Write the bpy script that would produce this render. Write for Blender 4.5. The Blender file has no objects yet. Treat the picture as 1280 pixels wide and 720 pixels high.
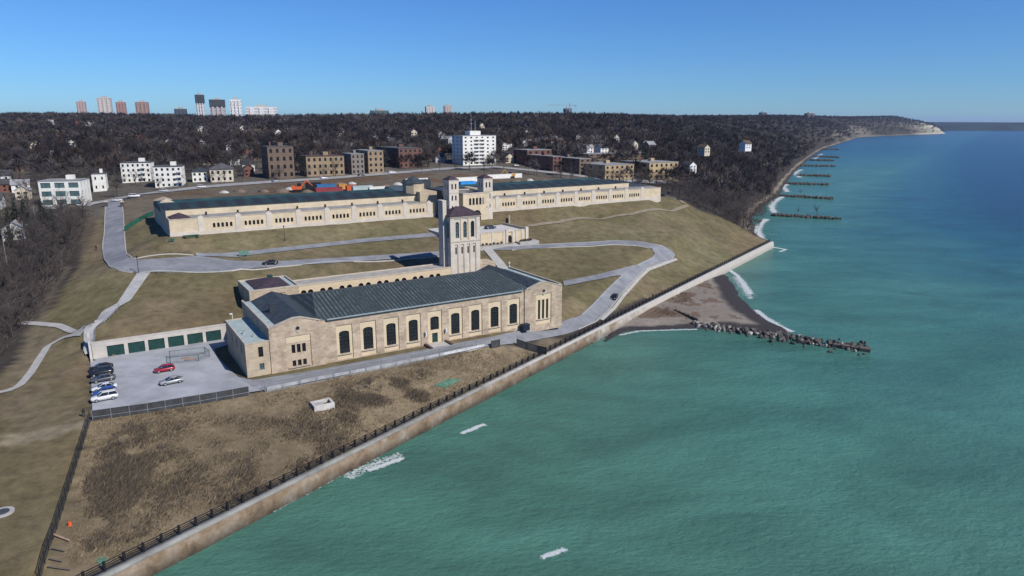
import bpy, bmesh, math, random
import numpy as np
from mathutils import Vector, Matrix
random.seed(7); rng = np.random.default_rng(7)
SC = bpy.context.scene
COL = SC.collection
R = math.radians
# ------------------------------------------------------------------ camera, sky, sun, exposure
FPX = 870.0; CAMH = 60.0; PITCH = math.atan(208/870.0); CP = math.cos(PITCH); SP = math.sin(PITCH)
cam = bpy.data.cameras.new('camera'); camo = bpy.data.objects.new('camera', cam); COL.objects.link(camo)
cam.sensor_width = 36; cam.lens = 36*FPX/1280; cam.clip_end = 60000; cam.clip_start = 1
camo.location = (0, 0, CAMH); camo.rotation_euler = (math.pi/2-PITCH, 0, 0)
SC.camera = camo
BA = R(32.0)                                   # bearing of the long fronts of the buildings
E1 = np.array([math.cos(BA), math.sin(BA)]); E2 = np.array([-math.sin(BA), math.cos(BA)])
SUN_EL = R(42); sa = R(22)
sh = -E2*math.cos(sa)+E1*math.sin(sa)          # horizontal direction towards the sun
sdir = Vector((sh[0]*math.cos(SUN_EL), sh[1]*math.cos(SUN_EL), math.sin(SUN_EL)))
sun = bpy.data.lights.new('sun', 'SUN'); suno = bpy.data.objects.new('sun', sun); COL.objects.link(suno)
sun.energy = 5.0; sun.angle = R(0.5); sun.color = (1, .95, .88)
suno.rotation_euler = sdir.to_track_quat('Z', 'Y').to_euler(); suno.location = (200, -200, 300)
wd = bpy.data.worlds.new('World'); SC.world = wd; wd.use_nodes = True
nt = wd.node_tree; nt.nodes.clear()
sky = nt.nodes.new('ShaderNodeTexSky'); sky.sky_type = 'NISHITA'; sky.sun_disc = False
sky.sun_elevation = SUN_EL; sky.sun_rotation = math.atan2(sh[0], sh[1]); sky.altitude = 0
sky.air_density = 1.0; sky.dust_density = 0.0; sky.ozone_density = 6.0
bg = nt.nodes.new('ShaderNodeBackground'); bg.inputs[1].default_value = 0.068
wo = nt.nodes.new('ShaderNodeOutputWorld')
tn = nt.nodes.new('ShaderNodeMix'); tn.data_type = 'RGBA'; tn.blend_type = 'MULTIPLY'; tn.inputs['Factor'].default_value = 1; tn.inputs['B'].default_value = (.60, 1.0, 1.52, 1)
nt.links.new(sky.outputs[0], tn.inputs['A']); nt.links.new(tn.outputs['Result'], bg.inputs[0]); nt.links.new(bg.outputs[0], wo.inputs[0])
SC.view_settings.view_transform = 'Standard'; SC.view_settings.look = 'None'
SC.view_settings.exposure = 0.12; SC.view_settings.gamma = 1
SC.render.resolution_x = 1024; SC.render.resolution_y = 576
SC.cycles.max_bounces = 6; SC.cycles.volume_bounces = 0; SC.cycles.transparent_max_bounces = 16

# ------------------------------------------------------------------ picture rays to places
def ray(px, py):
    u = (px-640)/FPX; v = (py-360)/FPX
    return np.array([u, CP-v*SP, -(SP+v*CP)])
def P(px, py, z=0.0):
    d = ray(px, py); k = (CAMH-z)/(-d[2]); return np.array([d[0]*k, d[1]*k, z])
def proj(X, Y, Z):
    X = np.asarray(X, float); Y = np.asarray(Y, float); dz = np.asarray(Z, float)-CAMH
    D = np.maximum(Y*CP-dz*SP, .1); up = Y*SP+dz*CP
    return 640+FPX*X/D, 360-FPX*up/D
O = P(310, 473, 7)[:2]
def W(s, t): return O+E1*s+E2*t
def ST(p): d = np.asarray(p)[:2]-O; return float(d@E1), float(d@E2)

# ------------------------------------------------------------------ terrain heights
CT = []
def cst(*a):
    for s, t, z in a: w = W(s, t); CT.append((w[0], w[1], z))
def cpx(*a):
    for x, y, z in a: w = P(x, y, z); CT.append((w[0], w[1], z))
for k in range(14):                            # top of the lake wall
    w = P(129, 719, 2.8)*(1-k/13)+P(965, 302, 2.8)*k/13; CT.append((w[0], w[1], 2.8))
CT.append((-86, 28, 2.8)); CT.append((-150, 60, 6)); CT.append((-135,120,7))
cst(*[(s, t, 7) for s in (-29, -14, 0, 20, 40, 60, 82) for t in (-7, 0, 12, 24, 30)])
cst((-29, -12, 6.5), (-10, -16, 6.2), (10, -18, 5.9), (30, -14, 6.0), (50, -12, 6.2), (0, -30, 4.6), (-20, -35, 4.4), (25, -24, 4.3), (-30,-28,5.2))
cst((-27, 34, 11.0), (-10, 34, 10.8), (3, 36, 10.5), (-27, 45, 13.0), (-8, 50, 13.2), (5, 52, 13.0))
cst((22, 38, 8.5), (45, 38, 8.5), (68, 38, 8.5), (85, 38, 8.5), (22, 56, 13), (45, 54, 12.5), (66, 52, 12.2), (84, 50, 12))
cst((15, 66, 17.2), (40, 63, 16.5), (65, 62, 16.0), (86, 61, 16.0))
cpx((140, 336, 18.6), (200, 340, 18.3), (300, 336, 18.0), (420, 328, 17.4), (550, 318, 16.4))
cpx((156, 316, 19.0), (250, 322, 18.8), (320, 316, 18.9), (440, 303, 18.8), (550, 293, 18.8))
cpx((131, 300, 20.3), (153, 290, 21), (133, 270, 23), (153, 265, 23.4), (140, 252, 24.6))
cst(*[(s, t, 24) for s in range(-3, 214, 9) for t in (96.5, 99.5)]); cst(*[(s, t, 24) for s in range(-3, 214, 27) for t in (120, 146)])
cst((-8, 96, 23.2), (-6, 125, 24), (-9, 146, 24.4), (100, 90, 21.5), (90,82,20.5),(112,82,20.5))
cpx((603, 311, 15.8), (640, 311, 15.6), (700, 307, 14.8), (770, 303, 13.8), (815, 308, 12.6), (840, 318, 11.4), (808, 330, 10.2), (785, 345, 9.2), (765, 370, 8.0), (740, 392, 7.3), (715, 410, 7.0), (705, 355, 9.0), (745, 346, 9.4))
cpx((730, 330, 11.8), (690, 330, 12.0), (760, 318, 12.2), (725, 375, 8.0))
cpx((660, 283, 18.6), (740, 273, 18.6), (830, 263, 18.8), (858, 257, 19.5), (850, 252, 21.5))
cpx((760, 288, 16.4), (850, 290, 14.2), (900, 287, 10.5), (935, 293, 6.2), (900, 300, 7.2), (860, 320, 8.5), (800, 365, 6.2), (850, 335, 6.8), (700, 292, 16.4))
cst((225, 95, 22.5), (235, 110, 22), (240, 140, 24), (260, 120, 17), (262, 160, 20))
cpx((104, 413, 9.5), (60, 432, 7.6), (20, 484, 6), (0, 490, 5.8), (60, 500, 6.3), (0, 560, 5.8), (60, 540, 6.2), (100, 470, 6.9), (104, 440, 7.0), (0, 640, 5.2), (60, 690, 4.8), (20, 715, 4.6))
cpx((100, 350, 15.6), (70, 385, 11), (110, 300, 19), (90, 330, 15.5), (60, 350, 12), (20, 400, 8), (0, 440, 6.5), (0, 360, 10), (0, 310, 14), (60, 300, 16), (100, 262, 22), (60, 262, 22), (0, 255, 22))
cst((-30, 210, 26), (0, 175, 25), (40, 170, 25.5), (90, 170, 26), (140, 170, 26), (200, 170, 25), (0, 215, 27), (60, 215, 28), (120, 215, 28.5), (180, 215, 28), (240, 215, 26), (20, 270, 30), (100, 270, 31), (180, 270, 31), (-60, 230, 26), (-90, 280, 29))
CT = np.array(CT, float)
dd = np.linalg.norm(CT[:, None, :2]-CT[None, :, :2], axis=2)
AM = np.block([[dd+np.eye(len(CT))*(-0.6), np.ones((len(CT), 1))], [np.ones((1, len(CT))), np.zeros((1, 1))]])
RW = np.linalg.solve(AM, np.append(CT[:, 2], 0))
def sstep(x, a, b):
    t = np.clip((x-a)/(b-a), 0, 1); return t*t*(3-2*t)
# shoreline: the lake wall, then the coast that runs out to the bluffs
WALL0 = P(129, 719, 2.8)[:2]; WALL1 = P(965, 302, 2.8)[:2]
WD = (WALL1-WALL0)/np.linalg.norm(WALL1-WALL0)
coast = np.array([WALL0-WD*260, WALL0, WALL1, (160, 378), (186, 440), (215, 512), (246, 592), (306, 742), (405, 971), (565, 1300), (715, 1609), (1080, 2285), (1376, 2816), (1778, 3232), (2240, 3640), (2420, 4100), (2500, 5000)], float)
water_pts = np.array([(128, 347), (136, 386), (149, 434), (183, 506), (227, 592), (292, 742), (397, 971), (555, 1300), (708, 1609), (1080, 2285), (1376, 2816), (1778, 3232), (2221, 3640)], float)
def resample(pts, step):
    pts = np.asarray(pts, float); L = np.r_[0, np.cumsum(np.linalg.norm(np.diff(pts, axis=0), axis=1))]
    q = np.arange(0, L[-1], step); return np.c_[[np.interp(q, L, pts[:, i]) for i in range(pts.shape[1])]].T, q
CO, CA = resample(coast, 4.0)
kk = np.ones(15)/15
sm = np.c_[np.convolve(np.pad(CO[:, 0], 7, 'edge'), kk, 'valid'), np.convolve(np.pad(CO[:, 1], 7, 'edge'), kk, 'valid')]
nw = np.linalg.norm(CO-WALL1, axis=1) < 26
far = CA > CA[np.argmin(np.linalg.norm(CO-WALL1, axis=1))]
CO[far] = sm[far]
tg = np.gradient(CO, axis=0); tg /= np.linalg.norm(tg, axis=1)[:, None]
CN = np.c_[-tg[:, 1], tg[:, 0]]
k2 = np.ones(41)/41
CN = np.c_[np.convolve(np.pad(CN[:, 0], 20, 'edge'), k2, 'valid'), np.convolve(np.pad(CN[:, 1], 20, 'edge'), k2, 'valid')]
CN /= np.linalg.norm(CN, axis=1)[:, None]
AWALL = CA[np.argmin(np.linalg.norm(CO-WALL1, axis=1))]
def near_coast(X, Y):
    X = np.atleast_1d(X); Y = np.atleast_1d(Y); ii = np.zeros(len(X), int); dm = np.full(len(X), 1e18)
    for c0 in range(0, len(CO), 1):
        q = (X-CO[c0, 0])**2+(Y-CO[c0, 1])**2; m = q < dm; dm[m] = q[m]; ii[m] = c0
    d = (X-CO[ii, 0])*CN[ii, 0]+(Y-CO[ii, 1])*CN[ii, 1]
    return CA[ii], d
wa, wdd = near_coast(water_pts[:, 0], water_pts[:, 1])
def shore_off(a): return np.where(a < AWALL+1, 0, np.interp(a, np.r_[AWALL, wa], np.r_[10, np.maximum(wdd, 0)]))
PROF = np.array([(-60, -5), (-12, -1.6), (0, 0), (4, .8), (8, 2.0), (16, 6), (40, 18), (75, 29), (140, 39), (300, 60), (600, 90)], float)
def hbase(X, Y):
    X = np.atleast_1d(np.asarray(X, float)); Y = np.atleast_1d(np.asarray(Y, float))
    r = np.hypot(X-10, Y-215); m = r < 330
    zf = np.interp(np.hypot(Y, X*.35), [200, 350, 450, 620, 800, 1200, 1500, 2500, 4000], [20, 27.5, 31, 38, 46, 58, 62, 69, 77])
    zf = zf+sstep(np.hypot(X, Y), 500, 1000)*2.5*(np.sin(X/170+1.3)+np.sin(Y/140+X/310))
    out = zf.copy()
    if m.any():
        q = np.hypot(X[m][:, None]-CT[:, 0], Y[m][:, None]-CT[:, 1])@RW[:-1]+RW[-1]
        w = sstep(r[m], 215, 330); q = q*(1-w)+zf[m]*w
        dx = X[m]-O[0]; dy = Y[m]-O[1]; s_ = dx*E1[0]+dy*E1[1]; t_ = dx*E2[0]+dy*E2[1]
        lotm = (s_ > -28.2) & (s_ < 6) & (t_ > -8) & (t_ < 32.6); q = np.where(lotm, np.minimum(q, 7.0), q)
        aw = (X[m]-WALL0[0])*WD[0]+(Y[m]-WALL0[1])*WD[1]; dw = -(X[m]-WALL0[0])*WD[1]+(Y[m]-WALL0[1])*WD[0]
        q = np.where((aw > -80) & (aw < np.linalg.norm(WALL1-WALL0)+6) & (dw > -3), np.minimum(q, 2.95+.32*np.maximum(dw-1.6, 0)+.022*np.maximum(dw-5, 0)**2), q)
        out[m] = q
    return out
def hz(X, Y, a=None, d=None):
    X = np.atleast_1d(np.asarray(X, float)); Y = np.atleast_1d(np.asarray(Y, float))
    z = hbase(X, Y)
    if a is None: a, d = near_coast(X, Y)
    de = d-shore_off(a)
    sc = 1+0.35*sstep(a, 900, 2600)
    pr = np.interp(de/np.where(a > 1500, .8, 1.0), PROF[:, 0], PROF[:, 1])*np.where(de > 20, sc, 1)
    pr = np.where(a > AWALL, pr, np.where(d > -.3, 1e3, -4))
    return np.minimum(z, pr)
def H1(x, y): return float(hz(x, y)[0])
def G(px, py):                                 # where a picture ray meets the ground
    d = ray(px, py); lo = 60.0; k = np.concatenate([np.linspace(70, 500, 260), np.geomspace(502, 6000, 140)])
    zr = CAMH+k*d[2]; h = hbase(k*d[0], k*d[1])
    i = np.argmax(zr < h)
    if i == 0: i = len(k)-1
    a, b = k[i-1], k[i]
    for _ in range(14):
        m = (a+b)/2
        if CAMH+m*d[2] < hbase(m*d[0], m*d[1])[0]: b = m
        else: a = m
    return np.array([b*d[0], b*d[1], CAMH+b*d[2]])
def inpoly(X, Y, poly):
    poly = np.asarray(poly); r = np.zeros(np.shape(X), bool); j = len(poly)-1
    for i in range(len(poly)):
        xi, yi = poly[i][:2]; xj, yj = poly[j][:2]
        c = ((yi > Y) != (yj > Y)) & (X < (xj-xi)*(Y-yi)/((yj-yi) if yj != yi else 1e-9)+xi); r ^= c; j = i
    return r

# ------------------------------------------------------------------ materials
MATS = {}
def nodes(m): m.use_nodes = True; t = m.node_tree; return t, t.nodes['Principled BSDF']
def mat(name, col, rough=.85, var=.15, scale=1.0, col2=None, bump=0.0, metal=0.0, spec=.3, rnd=0.0, detail=6):
    if name in MATS: return MATS[name]
    m = bpy.data.materials.new(name); MATS[name] = m; t, b = nodes(m)
    b.inputs['Roughness'].default_value = rough; b.inputs['Metallic'].default_value = metal
    b.inputs['Specular IOR Level'].default_value = spec
    c1 = tuple(col)+(1,); c2 = tuple(col2)+(1,) if col2 else tuple(min(1, x*(1+var)) for x in col)+(1,)
    if not col2: c1 = tuple(x*(1-var) for x in col)+(1,)
    tc = t.nodes.new('ShaderNodeTexCoord'); n = t.nodes.new('ShaderNodeTexNoise')
    n.inputs['Scale'].default_value = scale; n.inputs['Detail'].default_value = detail; n.inputs['Roughness'].default_value = .65
    t.links.new(tc.outputs['Object'], n.inputs['Vector'])
    r = t.nodes.new('ShaderNodeValToRGB'); r.color_ramp.elements[0].position = .35; r.color_ramp.elements[1].position = .65
    r.color_ramp.elements[0].color = c1; r.color_ramp.elements[1].color = c2
    t.links.new(n.outputs['Fac'], r.inputs['Fac']); out = r.outputs['Color']
    if rnd:
        oi = t.nodes.new('ShaderNodeObjectInfo'); hs = t.nodes.new('ShaderNodeHueSaturation'); mr = t.nodes.new('ShaderNodeMapRange')
        mr.inputs[3].default_value = 1-rnd; mr.inputs[4].default_value = 1+rnd
        t.links.new(oi.outputs['Random'], mr.inputs[0]); t.links.new(mr.outputs[0], hs.inputs['Value']); t.links.new(out, hs.inputs['Color']); out = hs.outputs['Color']
    t.links.new(out, b.inputs['Base Color'])
    if bump:
        bp = t.nodes.new('ShaderNodeBump'); bp.inputs['Strength'].default_value = bump; bp.inputs['Distance'].default_value = .3
        t.links.new(n.outputs['Fac'], bp.inputs['Height']); t.links.new(bp.outputs[0], b.inputs['Normal'])
    return m
def stone(name, c1, c2, mortar, bw=1.3, bh=.55, stain=.25):
    if name in MATS: return MATS[name]
    m = bpy.data.materials.new(name); MATS[name] = m; t, b = nodes(m); b.inputs['Roughness'].default_value = .9; b.inputs['Specular IOR Level'].default_value = .2
    tc = t.nodes.new('ShaderNodeTexCoord'); sx = t.nodes.new('ShaderNodeSeparateXYZ'); t.links.new(tc.outputs['Object'], sx.inputs[0])
    ad = t.nodes.new('ShaderNodeMath'); t.links.new(sx.outputs[0], ad.inputs[0]); t.links.new(sx.outputs[1], ad.inputs[1])
    cx = t.nodes.new('ShaderNodeCombineXYZ'); t.links.new(ad.outputs[0], cx.inputs[0]); t.links.new(sx.outputs[2], cx.inputs[1])
    br = t.nodes.new('ShaderNodeTexBrick'); br.inputs['Scale'].default_value = 1; br.inputs['Brick Width'].default_value = bw; br.inputs['Row Height'].default_value = bh
    br.inputs['Mortar Size'].default_value = .018; br.inputs['Color1'].default_value = (*c1, 1); br.inputs['Color2'].default_value = (*c2, 1); br.inputs['Mortar'].default_value = (*mortar, 1)
    t.links.new(cx.outputs[0], br.inputs['Vector'])
    n = t.nodes.new('ShaderNodeTexNoise'); n.inputs['Scale'].default_value = .35; n.inputs['Detail'].default_value = 8; n.inputs['Roughness'].default_value = .7
    t.links.new(tc.outputs['Object'], n.inputs['Vector'])
    mr = t.nodes.new('ShaderNodeMapRange'); mr.inputs[1].default_value = .3; mr.inputs[2].default_value = .7; mr.inputs[3].default_value = 1-stain; mr.inputs[4].default_value = 1+stain*.5
    t.links.new(n.outputs['Fac'], mr.inputs[0])
    mx = t.nodes.new('ShaderNodeMix'); mx.data_type = 'RGBA'; mx.blend_type = 'MULTIPLY'; mx.inputs['Factor'].default_value = 1
    t.links.new(br.outputs['Color'], mx.inputs['A']); t.links.new(mr.outputs[0], mx.inputs['B']); t.links.new(mx.outputs['Result'], b.inputs['Base Color'])
    return m
def stripes(name, c1, c2, period, axis=0, rough=.5, sharp=(.55, .8), nv=.3):
    if name in MATS: return MATS[name]
    m = bpy.data.materials.new(name); MATS[name] = m; t, b = nodes(m); b.inputs['Roughness'].default_value = rough; b.inputs['Specular IOR Level'].default_value = .35
    tc = t.nodes.new('ShaderNodeTexCoord'); sx = t.nodes.new('ShaderNodeSeparateXYZ'); t.links.new(tc.outputs['Object'], sx.inputs[0])
    mu = t.nodes.new('ShaderNodeMath'); mu.operation = 'MULTIPLY'; mu.inputs[1].default_value = 1/period; t.links.new(sx.outputs[axis], mu.inputs[0])
    pp = t.nodes.new('ShaderNodeMath'); pp.operation = 'PINGPONG'; pp.inputs[1].default_value = .5; t.links.new(mu.outputs[0], pp.inputs[0])
    mr = t.nodes.new('ShaderNodeMapRange'); mr.inputs[1].default_value = sharp[0]*.5; mr.inputs[2].default_value = sharp[1]*.5; t.links.new(pp.outputs[0], mr.inputs[0])
    n = t.nodes.new('ShaderNodeTexNoise'); n.inputs['Scale'].default_value = .5; n.inputs['Detail'].default_value = 8; n.inputs['Roughness'].default_value = .75; t.links.new(tc.outputs['Object'], n.inputs['Vector'])
    m2 = t.nodes.new('ShaderNodeMapRange'); m2.inputs[1].default_value = .4; m2.inputs[2].default_value = .65; t.links.new(n.outputs['Fac'], m2.inputs[0])
    m3 = t.nodes.new('ShaderNodeMath'); m3.operation = 'MULTIPLY'; t.links.new(mr.outputs[0], m3.inputs[0]); t.links.new(m2.outputs[0], m3.inputs[1])
    mx = t.nodes.new('ShaderNodeMix'); mx.data_type = 'RGBA'; mx.inputs['A'].default_value = (*c1, 1); mx.inputs['B'].default_value = (*c2, 1); t.links.new(m3.outputs[0], mx.inputs['Factor'])
    t.links.new(mx.outputs['Result'], b.inputs['Base Color'])
    return m
def attr_mat(name, nscale=.12, lo=.75, hi=1.2, rough=.95, fine=2.0, bump=.4):
    m = bpy.data.materials.new(name); MATS[name] = m; t, b = nodes(m); b.inputs['Roughness'].default_value = rough; b.inputs['Specular IOR Level'].default_value = .1
    a = t.nodes.new('ShaderNodeAttribute'); a.attribute_name = 'tone'
    tc = t.nodes.new('ShaderNodeTexCoord'); n = t.nodes.new('ShaderNodeTexNoise'); n.inputs['Scale'].default_value = nscale; n.inputs['Detail'].default_value = 9; n.inputs['Roughness'].default_value = .72
    t.links.new(tc.outputs['Object'], n.inputs['Vector'])
    mr = t.nodes.new('ShaderNodeMapRange'); mr.inputs[1].default_value = .3; mr.inputs[2].default_value = .7; mr.inputs[3].default_value = lo; mr.inputs[4].default_value = hi; t.links.new(n.outputs['Fac'], mr.inputs[0])
    mx = t.nodes.new('ShaderNodeMix'); mx.data_type = 'RGBA'; mx.blend_type = 'MULTIPLY'; mx.inputs['Factor'].default_value = 1
    t.links.new(a.outputs['Color'], mx.inputs['A']); t.links.new(mr.outputs[0], mx.inputs['B']); t.links.new(mx.outputs['Result'], b.inputs['Base Color'])
    if bump:
        n2 = t.nodes.new('ShaderNodeTexNoise'); n2.inputs['Scale'].default_value = fine; n2.inputs['Detail'].default_value = 6; t.links.new(tc.outputs['Object'], n2.inputs['Vector'])
        bp = t.nodes.new('ShaderNodeBump'); bp.inputs['Strength'].default_value = bump; bp.inputs['Distance'].default_value = .25
        t.links.new(n2.outputs['Fac'], bp.inputs['Height']); t.links.new(bp.outputs[0], b.inputs['Normal'])
    return m
LIME = stone('buff_stone', (.46, .38, .275), (.40, .32, .225), (.38, .31, .24))
PALE = stone('pale_limestone', (.54, .49, .42), (.50, .45, .38), (.43, .38, .33), 1.6, .7, .18)
YEL = stone('yellow_stone', (.58, .48, .33), (.54, .44, .30), (.46, .38, .26), .9, .4, .12)
PINK = stone('mottled_stone', (.47, .385, .285), (.36, .28, .205), (.40, .33, .27), 1.1, .5, .38)
GLASS = mat('dark_glass', (.012, .014, .017), .12, .3, .4, spec=.6)
BGLASS = mat('blue_grey_glass', (.07, .12, .13), .15, .3, .6, spec=.6)
SLATE = stripes('green_slate_roof', (.030, .042, .044), (.12, .15, .155), .95, 0, .8, (.45, .95))
SLATED = mat('dark_slate', (.036, .046, .052), .6, .35, .8)
COPING = mat('stone_coping', (.40, .35, .28), .85, .15, .6)
ROOFLEAD = mat('pale_roofing', (.30, .36, .36), .7, .15, .5)
ROOFGREY = mat('grey_roofing', (.20, .20, .20), .85, .2, .25)
ROOFPURP = mat('purple_tile_roof', (.045, .03, .04), .75, .3, .8)
BLACK = mat('black_iron', (.012, .012, .014), .5, .2, 2)
DGREEN = mat('green_door_paint', (.012, .045, .04), .5, .2, 1)
CONC = mat('concrete', (.36, .35, .33), .9, .2, .3, detail=10)
WHITEP = mat('white_paint', (.62, .62, .60), .7, .1, .5)
SASH = mat('dark_sash', (.03, .033, .036), .5, .2, 1)
STEEL = mat('galvanised_steel', (.32, .34, .36), .5, .2, 1, metal=.4)

# ------------------------------------------------------------------ helpers
class MB:
    def __init__(s): s.v = []; s.f = []
    def add(s, vs, fs):
        k = len(s.v); s.v += [tuple(map(float, q)) for q in vs]; s.f += [[i+k for i in f] for f in fs]; return s
    def quad(s, *p): return s.add(p, [list(range(len(p)))])
    def box(s, x0, x1, y0, y1, z0, z1):
        return s.add([(x0, y0, z0), (x1, y0, z0), (x1, y1, z0), (x0, y1, z0), (x0, y0, z1), (x1, y0, z1), (x1, y1, z1), (x0, y1, z1)],
                     [[0, 3, 2, 1], [4, 5, 6, 7], [0, 1, 5, 4], [1, 2, 6, 5], [2, 3, 7, 6], [3, 0, 4, 7]])
    def prism(s, poly, z0, z1):
        n = len(poly); return s.add([(x, y, z0) for x, y in poly]+[(x, y, z1) for x, y in poly],
            [list(range(n))[::-1], list(range(n, 2*n))]+[[i, (i+1) % n, n+(i+1) % n, n+i] for i in range(n)])
    def prism_y(s, poly, y0, y1):               # poly in x,z
        n = len(poly); return s.add([(x, y0, z) for x, z in poly]+[(x, y1, z) for x, z in poly],
            [list(range(n)), list(range(n, 2*n))[::-1]]+[[(i+1) % n, i, n+i, n+(i+1) % n] for i in range(n)])
    def tube(s, p, q, r0, r1=None, n=6, cap=True):
        r1 = r0 if r1 is None else r1; p = Vector(p); q = Vector(q); a = (q-p).normalized()
        u = a.orthogonal().normalized(); w = a.cross(u); vs = []
        for c, r in ((p, r0), (q, r1)):
            for i in range(n): t = 2*math.pi*i/n; vs.append(c+u*(r*math.cos(t))+w*(r*math.sin(t)))
        fs = [[i, (i+1) % n, n+(i+1) % n, n+i] for i in range(n)]
        if cap: fs += [list(range(n))[::-1], list(range(n, 2*n))]
        return s.add(vs, fs)
    def hip(s, x0, x1, y0, y1, z0, z1, along='x', run=None, t=.25):
        if along == 'x':
            r = (y1-y0)/2 if run is None else run; m = (y0+y1)/2; a, b = (x0+r, m, z1), (x1-r, m, z1)
        else:
            r = (x1-x0)/2 if run is None else run; m = (x0+x1)/2; a, b = (m, y0+r, z1), (m, y1-r, z1)
        v = [(x0, y0, z0), (x1, y0, z0), (x1, y1, z0), (x0, y1, z0), a, b]
        f = [[0, 1, 5, 4], [1, 2, 5], [2, 3, 4, 5], [3, 0, 4]] if along == 'x' else [[0, 1, 4], [1, 2, 5, 4], [2, 3, 5], [3, 0, 4, 5]]
        s.add(v, f); return s.box(x0, x1, y0, y1, z0-t, z0-.004)
    def gable(s, x0, x1, y0, y1, z0, z1, along='x'):
        if along == 'x': m = (y0+y1)/2; v = [(x0, y0, z0), (x1, y0, z0), (x1, y1, z0), (x0, y1, z0), (x0, m, z1), (x1, m, z1)]; f = [[0, 1, 5, 4], [2, 3, 4, 5], [1, 2, 5], [3, 0, 4], [0, 3, 2, 1]]
        else: m = (x0+x1)/2; v = [(x0, y0, z0), (x1, y0, z0), (x1, y1, z0), (x0, y1, z0), (m, y0, z1), (m, y1, z1)]; f = [[0, 1, 4], [1, 2, 5, 4], [2, 3, 5], [3, 0, 4, 5], [0, 3, 2, 1]]
        return s.add(v, f)
    def wall(s, mp, u0, u1, z0, z1, holes, dep):  # a wall face with real openings; mp(u, z, d) -> point
        x = u0
        def q(*pts): s.add([mp(*p) for p in pts], [list(range(len(pts)))])
        for (a, b, za, zb, rise) in sorted(holes):
            if a > x+1e-6: q((x, z0, 0), (a, z0, 0), (a, z1, 0), (x, z1, 0))
            if za > z0: q((a, z0, 0), (b, z0, 0), (b, za, 0), (a, za, 0))
            ar = arch(a, b, zb, rise)
            for (p, r) in zip(ar[:-1], ar[1:]):
                q((p[0], p[1], 0), (r[0], r[1], 0), (r[0], z1, 0), (p[0], z1, 0))
                q((p[0], p[1], 0), (p[0], p[1], dep), (r[0], r[1], dep), (r[0], r[1], 0))
            q((a, za, 0), (b, za, 0), (b, za, dep), (a, za, dep))
            q((a, za, 0), (a, za, dep), (a, ar[0][1], dep), (a, ar[0][1], 0)); q((b, za, 0), (b, ar[-1][1], 0), (b, ar[-1][1], dep), (b, za, dep))
            x = b
        if u1 > x+1e-6: q((x, z0, 0), (u1, z0, 0), (u1, z1, 0), (x, z1, 0))
        return s
    def build(s, name, m, parent=None, smooth=False):
        me = bpy.data.meshes.new(name); me.from_pydata(s.v, [], s.f); me.materials.append(m)
        if smooth: me.polygons.foreach_set('use_smooth', [True]*len(me.polygons))
        o = bpy.data.objects.new(name, me); COL.objects.link(o)
        if parent: o.parent = parent
        return o
def arch(a, b, zb, rise, n=8):
    if rise <= 0: return [(a, zb), (b, zb)]
    m = (a+b)/2; r = (b-a)/2
    return [(m-r*math.cos(math.pi*i/n), zb-rise+rise*math.sin(math.pi*i/n)) for i in range(n+1)]
def tag(o, label=None, cat=None, group=None, kind=None):
    if label: o['label'] = label
    if cat: o['category'] = cat
    if group: o['group'] = group
    if kind: o['kind'] = kind
    return o
def thing(name, label, cat, loc=(0, 0, 0), rz=0.0, group=None):
    o = bpy.data.objects.new(name, None); COL.objects.link(o); o.location = loc; o.rotation_euler = (0, 0, rz); o.empty_display_size = .5
    return tag(o, label, cat, group)
def copy_tree(o, parent=None):
    c = o.copy(); COL.objects.link(c)
    if parent: c.parent = parent
    for ch in list(o.children): copy_tree(ch, c)
    return c
FRONT = lambda t0: (lambda u, z, d: (u, t0+d, z))       # wall facing -t
BACK = lambda t0: (lambda u, z, d: (u, t0-d, z))
LEFT = lambda s0: (lambda u, z, d: (s0+d, u, z))        # wall facing -s
RIGHT = lambda s0: (lambda u, z, d: (s0-d, u, z))
def window(parent, mp, hole, dep, nm=0, nr=0, glass=None, bar=.06, frame=None, name='window'):
    a, b, za, zb, rise = hole
    w = MB(); pts = [(b, za), (a, za)]+arch(a, b, zb, rise); w.add([mp(u, z, dep) for u, z in pts], [list(range(len(pts)))])
    wo_ = w.build(name, glass or GLASS, parent)
    if nm or nr:
        f = MB(); d0, d1 = dep-.10, dep-.015
        def bb(ua, ub, z0, z1):
            c = [mp(u, z, d) for d in (d0, d1) for z in (z0, z1) for u in (ua, ub)]
            f.add(c, [[0, 1, 3, 2], [4, 6, 7, 5], [0, 4, 5, 1], [2, 3, 7, 6], [0, 2, 6, 4], [1, 5, 7, 3]])
        for i in range(nm): u = a+(b-a)*(i+1)/(nm+1); bb(u-bar/2, u+bar/2, za, zb-rise*.35)
        for i in range(nr): z = za+(zb-rise-za)*(i+1)/(nr+1); bb(a, b, z-bar/2, z+bar/2)
        f.build('frame', frame or SASH, wo_)
    return wo_

def np_mesh(name, V, F, m, parent=None, tone=None, smooth=False, corner=None):
    V = np.asarray(V, np.float32); F = np.asarray(F, np.int32); k = F.shape[1]
    me = bpy.data.meshes.new(name); me.vertices.add(len(V)); me.vertices.foreach_set('co', V.ravel())
    me.loops.add(F.size); me.loops.foreach_set('vertex_index', F.ravel()); me.polygons.add(len(F))
    me.polygons.foreach_set('loop_start', np.arange(0, F.size, k, dtype=np.int32))
    try: me.polygons.foreach_set('loop_total', np.full(len(F), k, np.int32))
    except Exception: pass
    if smooth: me.polygons.foreach_set('use_smooth', np.ones(len(F), bool))
    me.update(calc_edges=True)
    if tone is not None:
        at = me.color_attributes.new('tone', 'FLOAT_COLOR', 'POINT'); at.data.foreach_set('color', np.c_[tone, np.ones(len(tone))].astype(np.float32).ravel())
    me.materials.append(m); o = bpy.data.objects.new(name, me); COL.objects.link(o)
    if parent: o.parent = parent
    return o
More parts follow.
